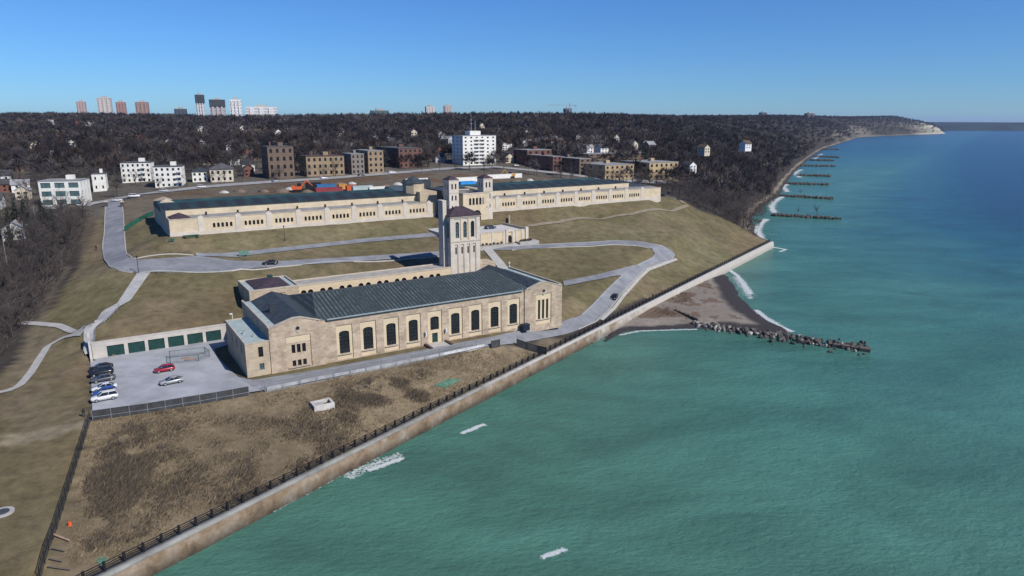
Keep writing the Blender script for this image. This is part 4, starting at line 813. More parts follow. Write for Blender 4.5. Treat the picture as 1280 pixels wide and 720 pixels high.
for a in (('pinkish tower block, leftmost on the skyline', 98, 111, 127, 1900, (.38, .29, .27), (.2, .15, .15)), ('tallest pale tower block of the far left group', 124, 144, 122, 1800, (.46, .42, .39), (.2, .18, .17)),
          ('reddish tower block right of the tallest pale one', 147, 161, 127.5, 1850, (.30, .18, .16), (.15, .09, .09)), ('wide reddish brown tower block on the left skyline', 171, 190, 127.5, 1850, (.28, .19, .16), (.12, .08, .08)),
          ('low dark block on the skyline left of the glass tower', 219, 237, 136, 1700, (.06, .075, .09), (.03, .035, .05)), ('dark topped tall tower with a white lower face', 247, 259, 119, 1350, (.50, .50, .50), (.12, .12, .13)),
          ('pink and grey tower right of the dark topped one', 264, 286, 125, 1380, (.36, .33, .34), (.15, .12, .12)), ('white new apartment tower with dark grid windows', 289, 306, 124.5, 1420, (.62, .62, .62), (.10, .10, .11)),
          ('long low white apartment slab on the left skyline', 308, 354, 133.5, 1500, (.58, .58, .58), (.11, .11, .12)), ('low dark green glass building on the skyline', 465, 490, 138, 1600, (.08, .11, .12), (.035, .04, .05)),
          ('white and grey tower, left of a distant pair', 533, 546, 133, 2200, (.50, .47, .45), (.2, .18, .18)), ('pinkish grey tower, right of a distant pair', 556, 567, 132, 2200, (.44, .38, .36), (.2, .17, .16)),
          ('dark unfinished tower under the crane', 706, 716, 135.5, 2000, (.09, .10, .12), (.05, .05, .06)), ('small dark tower on the right skyline', 951, 959, 140.5, 2900, (.07, .08, .11), (.04, .045, .06)), ('brown grey block at the right end of the skyline', 1009, 1019, 141.5, 3000, (.14, .11, .11), (.06, .06, .07))):
    r_, w_, h_ = tower(*a)
    if 'dark topped' in a[0]: m = MB(); m.box(-.5, w_+.5, -2.2, 22.5, h_*.72, h_+1); m.build('dark_top', mat('dark_cladding', DK, .6, .2, .1), r_)
xx = (712-640)/FPX*1990*CP; zc = H1(xx, 1990); cr_ = thing('tower_crane', 'tower crane with a long pale jib on the skyline', 'crane', (xx, 1990, zc), R(8))
hc = solve_h(np.array([xx, 1990, zc]), 131.5); m = MB(); m.box(-1, 1, -1, 1, 0, hc+5); m.build('mast', STEEL, cr_)
m = MB(); m.tube((-62, 0, hc), (0, 0, hc), .7, n=4); m.tube((-60, 0, hc), (0, 0, hc+5), .25, n=4); m.build('jib', STEEL, cr_)
m = MB(); m.tube((0, 0, hc), (18, 0, hc), .8, n=4); m.box(14, 18, -1.5, 1.5, hc-4, hc); m.build('counterweight', STEEL, cr_)

# ------------------------------------------------------------------ street and building site behind the filter building
ribbon('street', [(60, 262), (110, 256), (140, 250.5), (200, 240.5), (256, 234), (320, 229), (400, 224), (450, 220), (500, 216), (560, 211), (620, 209), (690, 216), (760, 225), (830, 228)], 9, mat('street_concrete', (.26, .255, .25), .9, .2, .3), .25)
def box_thing(name, label, cat, px, py, L_, W_, H_, m, group=None, rz=BA, ribs=True, roof=None):
    p = G(px, py); r = thing(name, label, cat, (p[0], p[1], p[2]-.1), rz, group); b = MB(); b.box(-L_/2, L_/2, -W_/2, W_/2, .15, H_)
    if ribs:
        n = int(L_/.6)
        for i in range(n): x = -L_/2+L_*(i+.5)/n; b.box(x-.12, x+.12, -W_/2-.06, -W_/2-.001, .3, H_-.2)
    b.build('body', m, r); d = MB(); d.box(-L_/2-.05, L_/2+.05, -W_/2-.08, W_/2+.08, H_, H_+.12); d.build('roof', roof or m, r)
    d = MB(); d.box(L_/2+.001, L_/2+.06, -W_/2+.1, W_/2-.1, .25, H_-.1); d.build('end_door', STEEL, r); return r
RED = mat('red_container_paint', (.22, .04, .045), .6, .15, .5); BLU = mat('blue_container_paint', (.03, .14, .30), .6, .15, .5); TEAL = mat('pale_teal_paint', (.36, .44, .44), .6, .15, .5)
box_thing('shipping_container', 'dark red container in front of the blue one on the site', 'container', 411, 241.5, 13, 2.6, 2.8, RED)
box_thing('shipping_container', 'bright blue container behind the dark red one', 'container', 407, 238.5, 9, 2.6, 3.2, BLU)
box_thing('site_cabin', 'black site cabin left of the containers', 'cabin', 392, 237, 7, 3, 3.4, BLACK)
box_thing('shipping_container', 'pale teal container beside the orange skips', 'container', 453, 240.5, 10, 2.6, 3.2, TEAL)
box_thing('shipping_container', 'white container right of the pale teal one', 'container', 472, 240, 9, 2.5, 2.6, STUCCO)
box_thing('site_shed', 'long blue grey shed along the site edge', 'shed', 503, 240, 16, 4, 3.0, mat('blue_grey_steel', (.06, .09, .12), .6, .2, .5))
box_thing('site_shed', 'dark shed beside the octagonal roof', 'shed', 521, 236.5, 13, 6, 4.6, SLATED)
box_thing('covered_load', 'bright blue tarpaulin covered load between the twin towers', 'tarpaulin', 583, 234.5, 9, 5, 3.2, mat('blue_tarp', (.03, .25, .60), .5, .2, .5), ribs=False)
box_thing('site_hoarding', 'white hoarding panel left of the twin towers', 'hoarding', 521, 229, 13, .3, 2.6, STUCCO, ribs=False)
box_thing('site_hoarding', 'white hoarding panel behind the twin towers', 'hoarding', 578, 228, 20, .3, 2.8, STUCCO, ribs=False)
box_thing('site_hoarding', 'white hoarding panel right of the twin towers', 'hoarding', 631, 223, 24, .3, 2.6, STUCCO, ribs=False)
box_thing('skip', 'orange red skip by the pale teal container', 'skip', 439, 238, 5, 2.4, 2.4, mat('orange_paint', (.55, .10, .03), .6, .2, .5)); box_thing('skip', 'small yellow skip beside the orange red one', 'skip', 428, 236.5, 4, 2.2, 2.6, mat('yellow_paint', (.50, .25, .06), .6, .2, .5))
def excavator(label, px, py, m, rz, sc=1.0):
    p = G(px, py); r = thing('excavator', label, 'excavator', tuple(p), rz); r.scale = (sc,)*3
    for s_ in (-1, 1): b = MB(); b.prism_y([(-2, .15), (-1.7, 0), (1.7, 0), (2, .15), (2, .75), (1.7, .95), (-1.7, .95), (-2, .75)], s_*1.1-.3, s_*1.1+.3); b.build('track', BLACK, r)
    b = MB(); b.box(-2.2, 1.2, -1.25, 1.25, 1.05, 2.1); b.box(-2.4, -1.2, -1.2, 1.2, 1.2, 2.4); b.build('body', m, r)
    b = MB(); b.prism_y([(-.2, 2.11), (1.2, 2.11), (1.0, 3.3), (-.2, 3.3)], .1, 1.2); b.build('cab', GLASS, r)
    b = MB(); b.tube((1, -.3, 1.8), (3.2, -.3, 4.4), .3, .25); b.tube((3.2, -.3, 4.4), (5.4, -.3, 2.2), .25, .18); b.build('boom', m, r)
    b = MB(); b.prism_y([(5.2, 2.2), (5.8, 2.0), (5.6, 1.0), (4.8, 1.1)], -.8, .2); b.build('bucket', BLACK, r)
excavator('orange excavator on the building site', 373, 240, MATS['orange_paint'], R(20), 1.25); excavator('yellow excavator by the hoarding right of the twin towers', 638, 222.5, MATS['yellow_paint'], R(200), 1.1)
hp_ = None
for i, (px, py, sc, m_) in enumerate(((352, 240, 2.2, 'd'), (362, 237, 1.6, 'p'), (384, 240.5, 1.8, 'd'), (424, 232, 2.4, 'd'), (440, 230, 1.5, 'p'), (482, 234, 2.0, 'd'), (497, 231, 1.7, 'p'), (512, 226, 2.2, 'd'), (330, 240, 1.8, 'd'), (300, 240, 2.0, 'd'), (280, 241, 1.4, 'p'), (645, 228, 2.2, 'd'), (662, 226, 1.6, 'p'), (680, 227, 2.0, 'd'), (560, 226, 1.8, 'd'))):
    c_ = G(px, py); m = MB(); rr_ = random.Random(i); n = 12; rings = [(1.0, -.2), (.8, .35), (.45, .8), (.12, 1.0)]
    V = [(sc*1.7*k*(1+.2*rr_.uniform(-1, 1))*math.cos(6.283*j/n), sc*1.1*k*(1+.2*rr_.uniform(-1, 1))*math.sin(6.283*j/n), sc*.8*z) for k, z in rings for j in range(n)]
    m.add(V, [[a*n+j, a*n+(j+1) % n, (a+1)*n+(j+1) % n, (a+1)*n+j] for a in range(3) for j in range(n)]+[[3*n+j for j in range(n)]])
    o_ = m.build('material_heap', mat('earth_heap', (.13, .10, .075), .95, .3, .8) if m_ == 'd' else mat('gravel_heap', (.36, .35, .33), .95, .25, .8), None, True); o_.location = tuple(c_); tag(o_, 'brown earth heap on the building site behind the filter building' if m_ == 'd' else 'pale gravel heap on the building site behind the filter building', 'heap', 'earth heaps on the site' if m_ == 'd' else 'gravel heaps on the site')
gf = thing('snow_fence', 'green mesh fence beside the hill road', 'fence', tuple(G(156, 289)), 0); g0 = G(156, 289)
gpts = [G(x, y) for x, y in ((156, 289), (165, 283), (175, 277), (184, 272), (192, 269))]; b = MB(); ps_ = []
for p, q in zip(gpts[:-1], gpts[1:]): b.quad(*[(v[0]-g0[0], v[1]-g0[1], v[2]-g0[2]+dz) for v, dz in ((p, .1), (q, .1), (q, 1.7), (p, 1.7))])
b.build('mesh', mat('green_mesh', (.012, .09, .06), .8, .2, 1), gf)
for p in gpts: b = MB(); v = p-g0; b.tube((v[0], v[1], v[2]), (v[0], v[1], v[2]+1.9), .06); b.build('post', BLACK, gf)

# ------------------------------------------------------------------ fences
MESHM = bpy.data.materials.new('wire_mesh'); t_, b_ = nodes(MESHM); b_.inputs['Base Color'].default_value = (.16, .17, .18, 1); b_.inputs['Roughness'].default_value = .6; b_.inputs['Alpha'].default_value = .22
FENCEM = MESHM.copy(); FENCEM.name = 'dark_wire_mesh'; FENCEM.node_tree.nodes['Principled BSDF'].inputs['Base Color'].default_value = (.03, .035, .04, 1); FENCEM.node_tree.nodes['Principled BSDF'].inputs['Alpha'].default_value = .5
DARKSCR = mat('dark_screen_fabric', (.05, .05, .052), .9, .3, .8)
def fence(name, label, pix, h, pm, sheet, sp=3.0, rails=(1.0,), light=None, r=.05):
    C = np.array([G(*p)[:2] for p in pix]); C, _ = resample(C, sp); z = hbase(C[:, 0], C[:, 1]); o = np.array([C[0, 0], C[0, 1], z[0]])
    f = thing(name, label, 'fence', tuple(o)); N = len(C); K = np.c_[C, z]-o; pm0 = None
    for i in range(min(N, 98)):
        if pm0 is None: m = MB(); m.tube((0, 0, -.3), (0, 0, h+.05), r); pm0 = m.build('post', pm, f); q = pm0
        else: q = pm0.copy(); COL.objects.link(q)
        q.location = tuple(K[i])
    for rr in rails:
        m = MB()
        for i in range(N-1): m.tube(K[i]+[0, 0, h*rr], K[i+1]+[0, 0, h*rr], r*.8, n=4)
        m.build('rail', light if (light and rr < .99) else pm, f)
    if sheet:
        m = MB(); m.v = [tuple(k+np.array([0, 0, .05])) for k in K]+[tuple(k+np.array([0, 0, h])) for k in K]; m.f = [[i, i+1, N+i+1, N+i] for i in range(N-1)]; m.build('mesh', sheet, f)
    return f
fence('screened_fence', 'dark screened fence along the parking lot front', [(116, 526), (200, 514), (270, 502), (331, 491)], 2.0, MATS['galvanised_steel'], DARKSCR, 3.0, (1.0, .36), MATS['pale_gutter'])
fence('chain_link_fence', 'pale chain link fence in front of the stone hall', [(332, 490.5), (400, 476.5), (470, 463), (540, 449), (608, 435)], 2.2, STEEL, MESHM, 3.6, (1.0, .02), r=.07)
fence('chain_link_fence', 'dark fence running down the slope to the lake wall', [(113, 527), (100, 570), (86, 615), (72, 660), (55, 712), (46, 740)], 1.9, BLACK, FENCEM, 2.6, (1.0, .5))
lw = [G(*c) for c in [tuple(np.array(a)*(1-f)+np.array(b)*f) for a, b in (((334, 489), (400, 475.3)), ((400, 475.3), (470, 462)), ((470, 462), (540, 448)), ((540, 448), (606, 434.2))) for f in np.linspace(0, 1, 7)]]
o_ = lw[0]; lwr = thing('low_wall', 'low pale concrete wall behind the chain link fence by the hall drive', 'wall', tuple(o_)); m = MB(); V = []
for c in lw: V += [tuple(c-o_+np.array([E2[0]*k, E2[1]*k, dz])) for k, dz in ((.0, -.3), (.0, .75), (.4, .75), (.4, -.3))]
m.add(V, [list(f) for f in grid_faces(len(lw), 4)]+[[0, 1, 2, 3], [len(V)-4, len(V)-3, len(V)-2, len(V)-1]]); m.build('wall', mat('whitened_concrete', (.48, .48, .48), .9, .25, .5), lwr)
fence('screened_fence', 'short dark gate panel at the end of the chain link fence', [(614, 436), (631, 432.5)], 2.0, BLACK, DARKSCR, 3.0)
fence('screened_fence', 'dark screened fence panel meeting the lake wall railing', [(646, 433), (660, 438), (674, 442), (684, 444)], 2.0, BLACK, DARKSCR, 2.6)
fence('guard_rail', 'low post and rail guard along the hill road bend', [(129, 313), (131, 326), (139, 336), (152, 341), (172, 343), (210, 343.5), (250, 342.5), (294, 340)], .75, STEEL, None, 3.2, (.9,))
fence('stair_railing', 'thin steel handrail beside the garage steps', [(118.5, 440), (119, 415), (133, 403), (146, 390), (150, 382)], 1.0, STEEL, None, 3.0, (1.0, .5))
fence('bank_fence', 'dark fence along the wooded east bank', [(848, 250), (870, 256), (905, 275), (930, 289), (946, 297)], 1.3, BLACK, None, 4.0, (1.0, .5))
pen = thing('fence_pen', 'square pen of grey mesh panels standing on the parking lot', 'pen', tuple(G(236, 450)), BA-R(10)); pb = G(236, 450)
pp_ = [(-3.6, -2.2), (-4.0, 2.4), (3.4, 2.6), (4.4, -.2), (2.2, -2.6)]
for (p, q) in zip(pp_, pp_[1:]+pp_[:1]):
    m = MB(); m.quad((*p, .1), (*q, .1), (*q, 1.8), (*p, 1.8)); m.build('mesh', MESHM, pen)
    m = MB(); m.tube((*p, 0), (*p, 1.9), .07); m.tube((*p, 1.85), (*q, 1.85), .05); m.tube((*p, .15), (*q, .15), .05); m.build('frame', MATS['green_mesh'], pen)
m = MB(); m.box(-.8, 1.8, -1, -.2, .05, .4); m.box(-1.4, .2, .2, .9, .05, .55); m.build('stored_timber', mat('timber', (.30, .20, .15), .8, .2, 1), pen)

# ------------------------------------------------------------------ small fixed things
ch_ = G(403, 508); cm = thing('concrete_chamber', 'open square concrete chamber in the dry scrub field', 'chamber', (ch_[0], ch_[1], ch_[2]), BA)
m = MB(); m.box(-2, 2, -1.5, -1.1, -.3, .9); m.box(-2, 2, 1.1, 1.5, -.3, .9); m.box(-2, -1.55, -1.1, 1.1, -.3, .9); m.box(1.55, 2, -1.1, 1.1, -.3, .9); m.build('wall', MATS['pale_concrete'], cm)
m = MB(); m.box(-1.5, .2, -1, 1, .5, .62); m.build('cover', CONC, cm)
mh = G(3, 641); r_ = thing('access_cover', 'round concrete manhole ring in the lower left lawn', 'manhole', (mh[0], mh[1], mh[2]+.02)); m = MB(); m.prism([(1.5*math.cos(a*math.pi/12), 1.5*math.sin(a*math.pi/12)) for a in range(24)], -.1, .14); m.build('ring', KERB, r_); m = MB(); m.prism([(.9*math.cos(a*math.pi/12), .9*math.sin(a*math.pi/12)) for a in range(24)], .05, .2); m.build('lid', mat('iron_lid', (.05, .055, .06), .6, .2, 1), r_)
def mat_patch(label, pix):
    q = [G(*p) for p in pix]; o = q[0]; m = MB(); n = len(q); c = np.mean(q, axis=0)
    V = []
    for k in range(n*4):
        i = k//4; f = (k % 4)/4; a = q[i]*(1-f)+q[(i+1) % n]*f; a = c+(a-c)*(1+.12*math.sin(k*2.1)); V.append((a[0]-o[0], a[1]-o[1], H1(a[0], a[1])-o[2]+.16))
    m.add(V+[(c[0]-o[0], c[1]-o[1], H1(c[0], c[1])-o[2]+.22)], [[k, (k+1) % len(V), len(V)] for k in range(len(V))]); ob = m.build('ground_mat', mat('faded_green_mat', (.07, .15, .10), .9, .35, .9), None); ob.location = tuple(o); tag(ob, label, 'mat')
m = MB(); m.tube((0, 0, 0), (0, 0, .6), .3, .22, 10); o_ = m.build('orange_marker', MATS['orange_paint']); o_.location = tuple(G(87.5, 657)); tag(o_, 'orange marker drum beside the sloping dark fence', 'marker')
mat_patch('torn green mat lying in the field near the railing', [(543, 482), (560, 474), (578, 474), (568, 480), (556, 486)]); mat_patch('small green mat near the foot of the sloping fence', [(121, 701), (126, 697), (135, 699), (134, 706), (126, 709)])
for i, (a, b2, ln) in enumerate((((68, 671), (87, 678), 'pale wooden beam, highest of those by the sloping fence'), ((65, 688), (81, 691), 'dark thin beam, second down beside the sloping fence'), ((62, 701), (78, 704), 'dark thin beam, third down beside the sloping fence'), ((60, 711), (88, 714.5), 'long dark beam, lowest of those by the sloping fence'))):
    p, q = G(*a), G(*b2); m = MB(); m.tube((0, 0, .35), tuple(q-p+np.array([0, 0, .3])), .14 if i == 0 else .09, n=6); o = m.build('timber_beam', MATS['timber'] if i == 0 else mat('old_timber', (.10, .085, .075), .9, .2, 1)); o.location = tuple(p); tag(o, ln, 'beam')
def pole(label, px, py, h, arm=True, name='utility_pole'):
    p = G(px, py); r = thing(name, label, 'pole', tuple(p)); m = MB(); m.tube((0, 0, -.5), (0, 0, h), .16, .11, 8); m.build('pole', mat('grey_pole', (.20, .19, .175), .9, .2, 1), r)
    if arm: m = MB(); m.box(-1.1, 1.1, -.07, .07, h-1.0, h-.85); m.build('crossarm', MATS['old_timber'], r); m = MB(); m.tube((0, 0, h-1.6), (1.8, -.6, h-1.3), .05); m.box(1.6, 2.3, -.8, -.5, h-1.4, h-1.25); m.build('lamp_arm', STEEL, r)
    return p+np.array([0, 0, h])
q1 = pole('grey wooden utility pole nearest the left edge', 9, 332, 11.5); q2 = pole('grey wooden utility pole in the left wood, middle of three', 33, 312, 10.5); q3 = pole('grey wooden utility pole beside the dark conifers', 46, 288, 9.5)
pwl = thing('overhead_wire', 'overhead wires between the poles in the left wood', 'wire', tuple(q1))
for dx in (-.9, .9):
    m = MB()
    for a, b2 in ((q1, q2), (q2, q3)):
        for k in range(8):
            f0, f1 = k/8, (k+1)/8; s0, s1 = -4*.5*f0*(1-f0), -4*.5*f1*(1-f1)
            m.tube(a*(1-f0)+b2*f0-q1+[dx, 0, s0-.8], a*(1-f1)+b2*f1-q1+[dx, 0, s1-.8], .03, n=3, cap=False)
    m.build('wire', BLACK, pwl)
def lamp(label, px, py, h=4.5):
    p = G(px, py); r = thing('lamp_post', label, 'lamp post', tuple(p)); m = MB(); m.tube((0, 0, 0), (0, 0, h), .09, .06); m.tube((0, 0, 0), (0, 0, .5), .15); m.build('pole', BLACK, r); m = MB(); m.tube((0, 0, h), (0, 0, h+.45), .16, .24, 8); m.build('lantern', GLASS, r); m = MB(); m.tube((0, 0, h+.45), (0, 0, h+.7), .27, .02, 8); m.build('cap', BLACK, r)
lamp('black lamp post at the outside of the hill road bend', 173.5, 342); lamp('black lamp post beside the terrace road', 356, 301)
for lb, px, py in (('left dark stone gate pillar at the hill road top', 133, 258.5), ('right dark stone gate pillar at the hill road top', 153, 258.5)):
    p = G(px, py); r = thing('gate_pillar', lb, 'pillar', tuple(p), BA); m = MB(); m.box(-.7, .7, -.7, .7, -.3, 2.0); m.build('shaft', mat('dark_stone', (.06, .055, .055), .8, .2, 1), r); m = MB(); m.hip(-.85, .85, -.85, .85, 2.2, 2.7, 'x', t=.15); m.build('cap', COPING, r)
def sign(label, px, py, w_, h_, m_, rz=BA):
    p = G(px, py); r = thing('sign_board', label, 'sign', tuple(p), rz); b = MB(); b.box(-w_/2, w_/2, -.06, .06, .5, .5+h_); b.build('board', m_, r)
    for s_ in (-1, 1): b = MB(); b.tube((s_*w_*.35, .1, -.2), (s_*w_*.35, .1, .7+h_), .07); b.build('leg', STEEL, r)
sign('pale green board at the tip of the grass island', 305, 321, 3.0, 1.5, mat('faded_green_board', (.10, .19, .15), .7, .15, 1))
sign('small dark green board on the lawn by the filter building corner', 215, 303, 1.6, .7, MATS['green_mesh'])
p = G(239, 297); r_ = thing('park_bench', 'dark green bench table below the filter building front', 'bench', tuple(p), BA); m = MB(); m.box(-2.4, 2.4, -.5, .5, .75, .85); m.build('top', MATS['green_mesh'], r_)
for y in (-1, 1): m = MB(); m.box(-2.4, 2.4, y-.2, y+.2, .42, .5); m.build('seat', MATS['green_mesh'], r_)
for x in (-1.8, 1.8): m = MB(); m.prism_y([(x-.1, 0), (x+.1, 0), (x+.1, .75), (x-.1, .75)], -.9, .9); m.build('leg', MATS['green_mesh'], r_)

# ------------------------------------------------------------------ cars
TYRE = mat('tyre_rubber', (.012, .012, .012), .8, .2, 2); RIMM = mat('alloy_rim', (.45, .45, .46), .4, .1, 2, metal=.6); LAMPW = mat('clear_lamp', (.5, .5, .5), .2, .1, 2); LAMPR = mat('red_lamp', (.25, .01, .01), .3, .1, 2)
CG = bpy.data.meshes
def car_meshes(kind):
    L_, Wd, Hh = dict(sedan=(4.6, .9, 1.42), suv=(4.7, .95, 1.72), hatch=(4.1, .88, 1.5), pickup=(5.4, .98, 1.8))[kind]; a = L_/2
    hood = .88 if kind != 'suv' and kind != 'pickup' else 1.05
    secs = [(-a, .55, hood-.08, .82), (-a+.12, .32, hood, .95), (-a*.6, .24, hood+.06, 1), (0, .24, hood+.04, 1), (a*.55, .24, hood-.02, 1), (a-.2, .28, hood-.14, .94), (a, .45, hood-.26, .80)]
    V = []; 
    for x, zb, zt, k in secs: w_ = Wd*k; V += [(x, -w_*.94, zb), (x, -w_, (zb+zt)/2), (x, -w_*.92, zt), (x, w_*.92, zt), (x, w_, (zb+zt)/2), (x, w_*.94, zb)]
    F = []
    for i in range(len(secs)-1):
        for j in range(6): F.append([i*6+j, i*6+(j+1) % 6, (i+1)*6+(j+1) % 6, (i+1)*6+j])
    F += [[0, 1, 2, 3, 4, 5][::-1], [len(V)-6+j for j in range(6)]]
    body = MB(); body.add(V, F)
    c0, c1, c2, c3 = dict(sedan=(-a*.78, -a*.42, a*.12, a*.48), suv=(-a*.97, -a*.84, a*.15, a*.5), hatch=(-a*.96, -a*.72, a*.12, a*.52), pickup=(-a*.12, -a*.04, a*.22, a*.5))[kind]
    gl = MB(); zb = hood+.03; w0_, w1_ = Wd*.9, Wd*.72; zt = Hh-.06
    gl.add([(c0, -w0_, zb), (c3, -w0_, zb), (c3, w0_, zb), (c0, w0_, zb), (c1, -w1_, zt), (c2, -w1_, zt), (c2, w1_, zt), (c1, w1_, zt)], [[0, 1, 5, 4], [1, 2, 6, 5], [2, 3, 7, 6], [3, 0, 4, 7]])
    body.add([(c1, -w1_, zt), (c2, -w1_, zt), (c2, w1_, zt), (c1, w1_, zt), (c1+.1, -w1_*.92, Hh), (c2-.1, -w1_*.92, Hh), (c2-.1, w1_*.92, Hh), (c1+.1, w1_*.92, Hh)], [[0, 1, 5, 4], [1, 2, 6, 5], [2, 3, 7, 6], [3, 0, 4, 7], [4, 5, 6, 7]])
    for s_ in (-1, 1):
        for (xa, xb) in ((c0, c1), (c3, c2), ((c0+c3)/2, (c1+c2)/2)): body.tube((xa, s_*w0_*1.005, zb), (xb, s_*w1_*1.01, zt+.02), .05, n=4)
    wh = MB(); wh.tube((0, -.12, 0), (0, .12, 0), .34, n=12); rim = MB(); rim.tube((0, -.135, 0), (0, .135, 0), .2, n=10)
    return body, gl, wh, rim, a, Wd, hood
PROTO = {}
def car(label, px, py, kind, col, rz, group=None, onz=None, paint_rough=.25, sc=1.0):
    p = G(px, py); z = p[2]+.14 if onz is None else onz
    if onz is not None: p = P(px, py, onz)
    if kind not in PROTO:
        bd, gl, wh, rim, a, Wd, hd = car_meshes(kind); r = thing('parked_car', label, 'car'); body = bd.build('body', TYRE, r, True); me = body.data
        body.material_slots[0].link = 'OBJECT'
        g = gl.build('window', GLASS, r)
        for x in (-a*.6, a*.6):
            for y in (-Wd+.1, Wd-.1):
                t = wh.build('wheel', TYRE, r); t.location = (x, y, .34); q = rim.build('rim', RIMM, t)
        for y in (-1, 1):
            b = MB(); b.box(a-.12, a+.012, y*Wd*.6-.16, y*Wd*.6+.16, hd-.42, hd-.28); b.build('headlight', LAMPW, r)
            b = MB(); b.box(-a-.012, -a+.1, y*Wd*.62-.15, y*Wd*.62+.15, hd-.32, hd-.14); b.build('tail_light', LAMPR, r)
        PROTO[kind] = r
    else: r = copy_tree(PROTO[kind])
    for ch in r.children:
        if ch.name.startswith('body'):
            ch.material_slots[0].link = 'OBJECT'; nm = 'car_paint_%.3f_%.3f_%.3f' % col; ch.material_slots[0].material = mat(nm, col, paint_rough, .06, 1, spec=.6)
    r.location = (p[0], p[1], z); r.rotation_euler = (0, 0, rz); r.scale = (sc,)*3; tag(r, label, 'car', group)
    if group is None and 'group' in r.keys(): del r['group']
    return r
CGp = 'cars parked along the left edge of the lot'; h0 = BA+math.pi
LZ = 7.17
car('black saloon car, rearmost of the row at the lot edge', 127, 462, 'sedan', (.012, .012, .014), h0+R(2), CGp, LZ)
car('long black pickup car, second from the back of the row', 127, 468.5, 'suv', (.010, .011, .014), h0, CGp, LZ)
car('dark grey saloon, third from the back of the row', 129.5, 476, 'sedan', (.07, .075, .085), h0+R(2), CGp, LZ)
car('pale silver car beside the blue one in the row', 130.5, 487, 'sedan', (.52, .53, .55), h0+R(2), CGp, LZ)
car('bright blue car between silver and white cars', 131.5, 493, 'hatch', (.02, .07, .28), h0, CGp, LZ)
car('white utility car nearest the screened fence', 131, 499.5, 'suv', (.55, .55, .54), h0+R(2), CGp, LZ)
car('red hatchback parked in the middle of the lot', 206, 464, 'hatch', (.28, .015, .03), h0, None, LZ)
car('silver grey car parked nearest the middle of the lot front', 215, 479, 'sedan', (.26, .27, .27), h0+R(4), None, LZ)
car('black car driving along the hill road beside the grass island', 338, 331, 'sedan', (.012, .014, .02), h0-R(8), None)
car('dark car descending the road by the lake railing', 768, 374, 'hatch', (.02, .02, .028), R(250), None)
pt_ = W(104.5, 77); r_ = car('dark car parked on the stone terrace under the twin towers', 612, 291, 'sedan', (.02, .03, .06), BA, None, 20.82); r_.location = (pt_[0], pt_[1], 20.82)
for lb, px, py, c, a in (('white car waiting at the top of the hill road', 147, 252, (.6, .6, .6), R(20)), ('white van on the street below the white apartments', 168, 247, (.6, .6, .6), R(25)), ('silver car on the street in front of the left white apartments', 205, 240, (.4, .42, .44), R(25)), ('white car on the street left of the dark roofed house', 252, 235, (.6, .6, .6), R(25)), ('grey car on the street before the brown brick house', 345, 228, (.2, .2, .22), BA), ('white car on the street before the tan brick block', 405, 224, (.6, .6, .6), BA), ('dark car on the street near the grey brick block', 452, 220.5, (.04, .04, .05), BA),
                         ('white truck parked beside the red brick apartment block', 490, 217, (.6, .6, .6), BA), ('white car parked left of the pale roofed red brick block', 645, 208, (.6, .6, .6), BA), ('dark car at the car park right of the filter building', 829, 246, (.02, .02, .03), R(70)), ('black car behind the filter building right end', 836, 243, (.015, .015, .02), R(70))):
    car(lb, px, py, 'suv' if 'van' in lb or 'truck' in lb else 'hatch', c, a, None, None, sc=1.0)

# ------------------------------------------------------------------ people
SKINM = mat('dark_clothes', (.02, .02, .025), .9, .2, 3); FACE = mat('skin', (.35, .22, .16), .7, .05, 3)
def person(label, px, py, rz=0.0, coat=None):
    p = G(px, py); r = thing('person', label, 'person', tuple(p), rz)
    J = [(0, 0, .95), (0, 0, 1.2), (0, 0, 1.42), (0, 0, 1.52), (0, .02, 1.62), (0, .02, 1.74), (-.1, 0, .9), (-.11, .06, .5), (-.11, -.02, .08), (-.11, .14, .04), (.1, 0, .9), (.11, -.12, .5), (.11, -.2, .1), (.11, -.05, .04), (-.2, 0, 1.4), (-.26, .02, 1.12), (-.24, .14, .9), (.2, 0, 1.4), (.26, -.02, 1.12), (.24, .08, .9)]
    Rr = [.15, .15, .15, .06, .1, .09, .1, .075, .05, .045, .1, .075, .05, .045, .07, .055, .04, .07, .055, .04]
    Ed = [(0, 1), (1, 2), (2, 3), (3, 4), (4, 5), (0, 6), (6, 7), (7, 8), (8, 9), (0, 10), (10, 11), (11, 12), (12, 13), (2, 14), (14, 15), (15, 16), (2, 17), (17, 18), (18, 19)]
    me = bpy.data.meshes.new('body'); me.from_pydata(J, Ed, []); o = bpy.data.objects.new('body', me); COL.objects.link(o); o.parent = r; me.materials.append(coat or SKINM)
    md = o.modifiers.new('skin', 'SKIN'); me.skin_vertices.new(name='') if not me.skin_vertices else None
    for i, v in enumerate(me.skin_vertices[0].data): v.radius = (Rr[i], Rr[i]); v.use_root = (i == 0)
    s_ = o.modifiers.new('sub', 'SUBSURF'); s_.levels = 1; s_.render_levels = 1
    m = MB(); m.tube((0, .11, 1.6), (0, .13, 1.74), .07, .06, 8); m.build('face', FACE, r)
person('dark clothed person standing on the dry slope left of the hill road', 120.5, 313); person('dark clothed person by the lot corner on the lower lawn', 105, 521, R(60))
person('dark clothed person leaning near the lake railing above the beach', 816, 373, R(200)); person('dark clothed person walking on the lawn below the filter building', 545.5, 271, R(90))

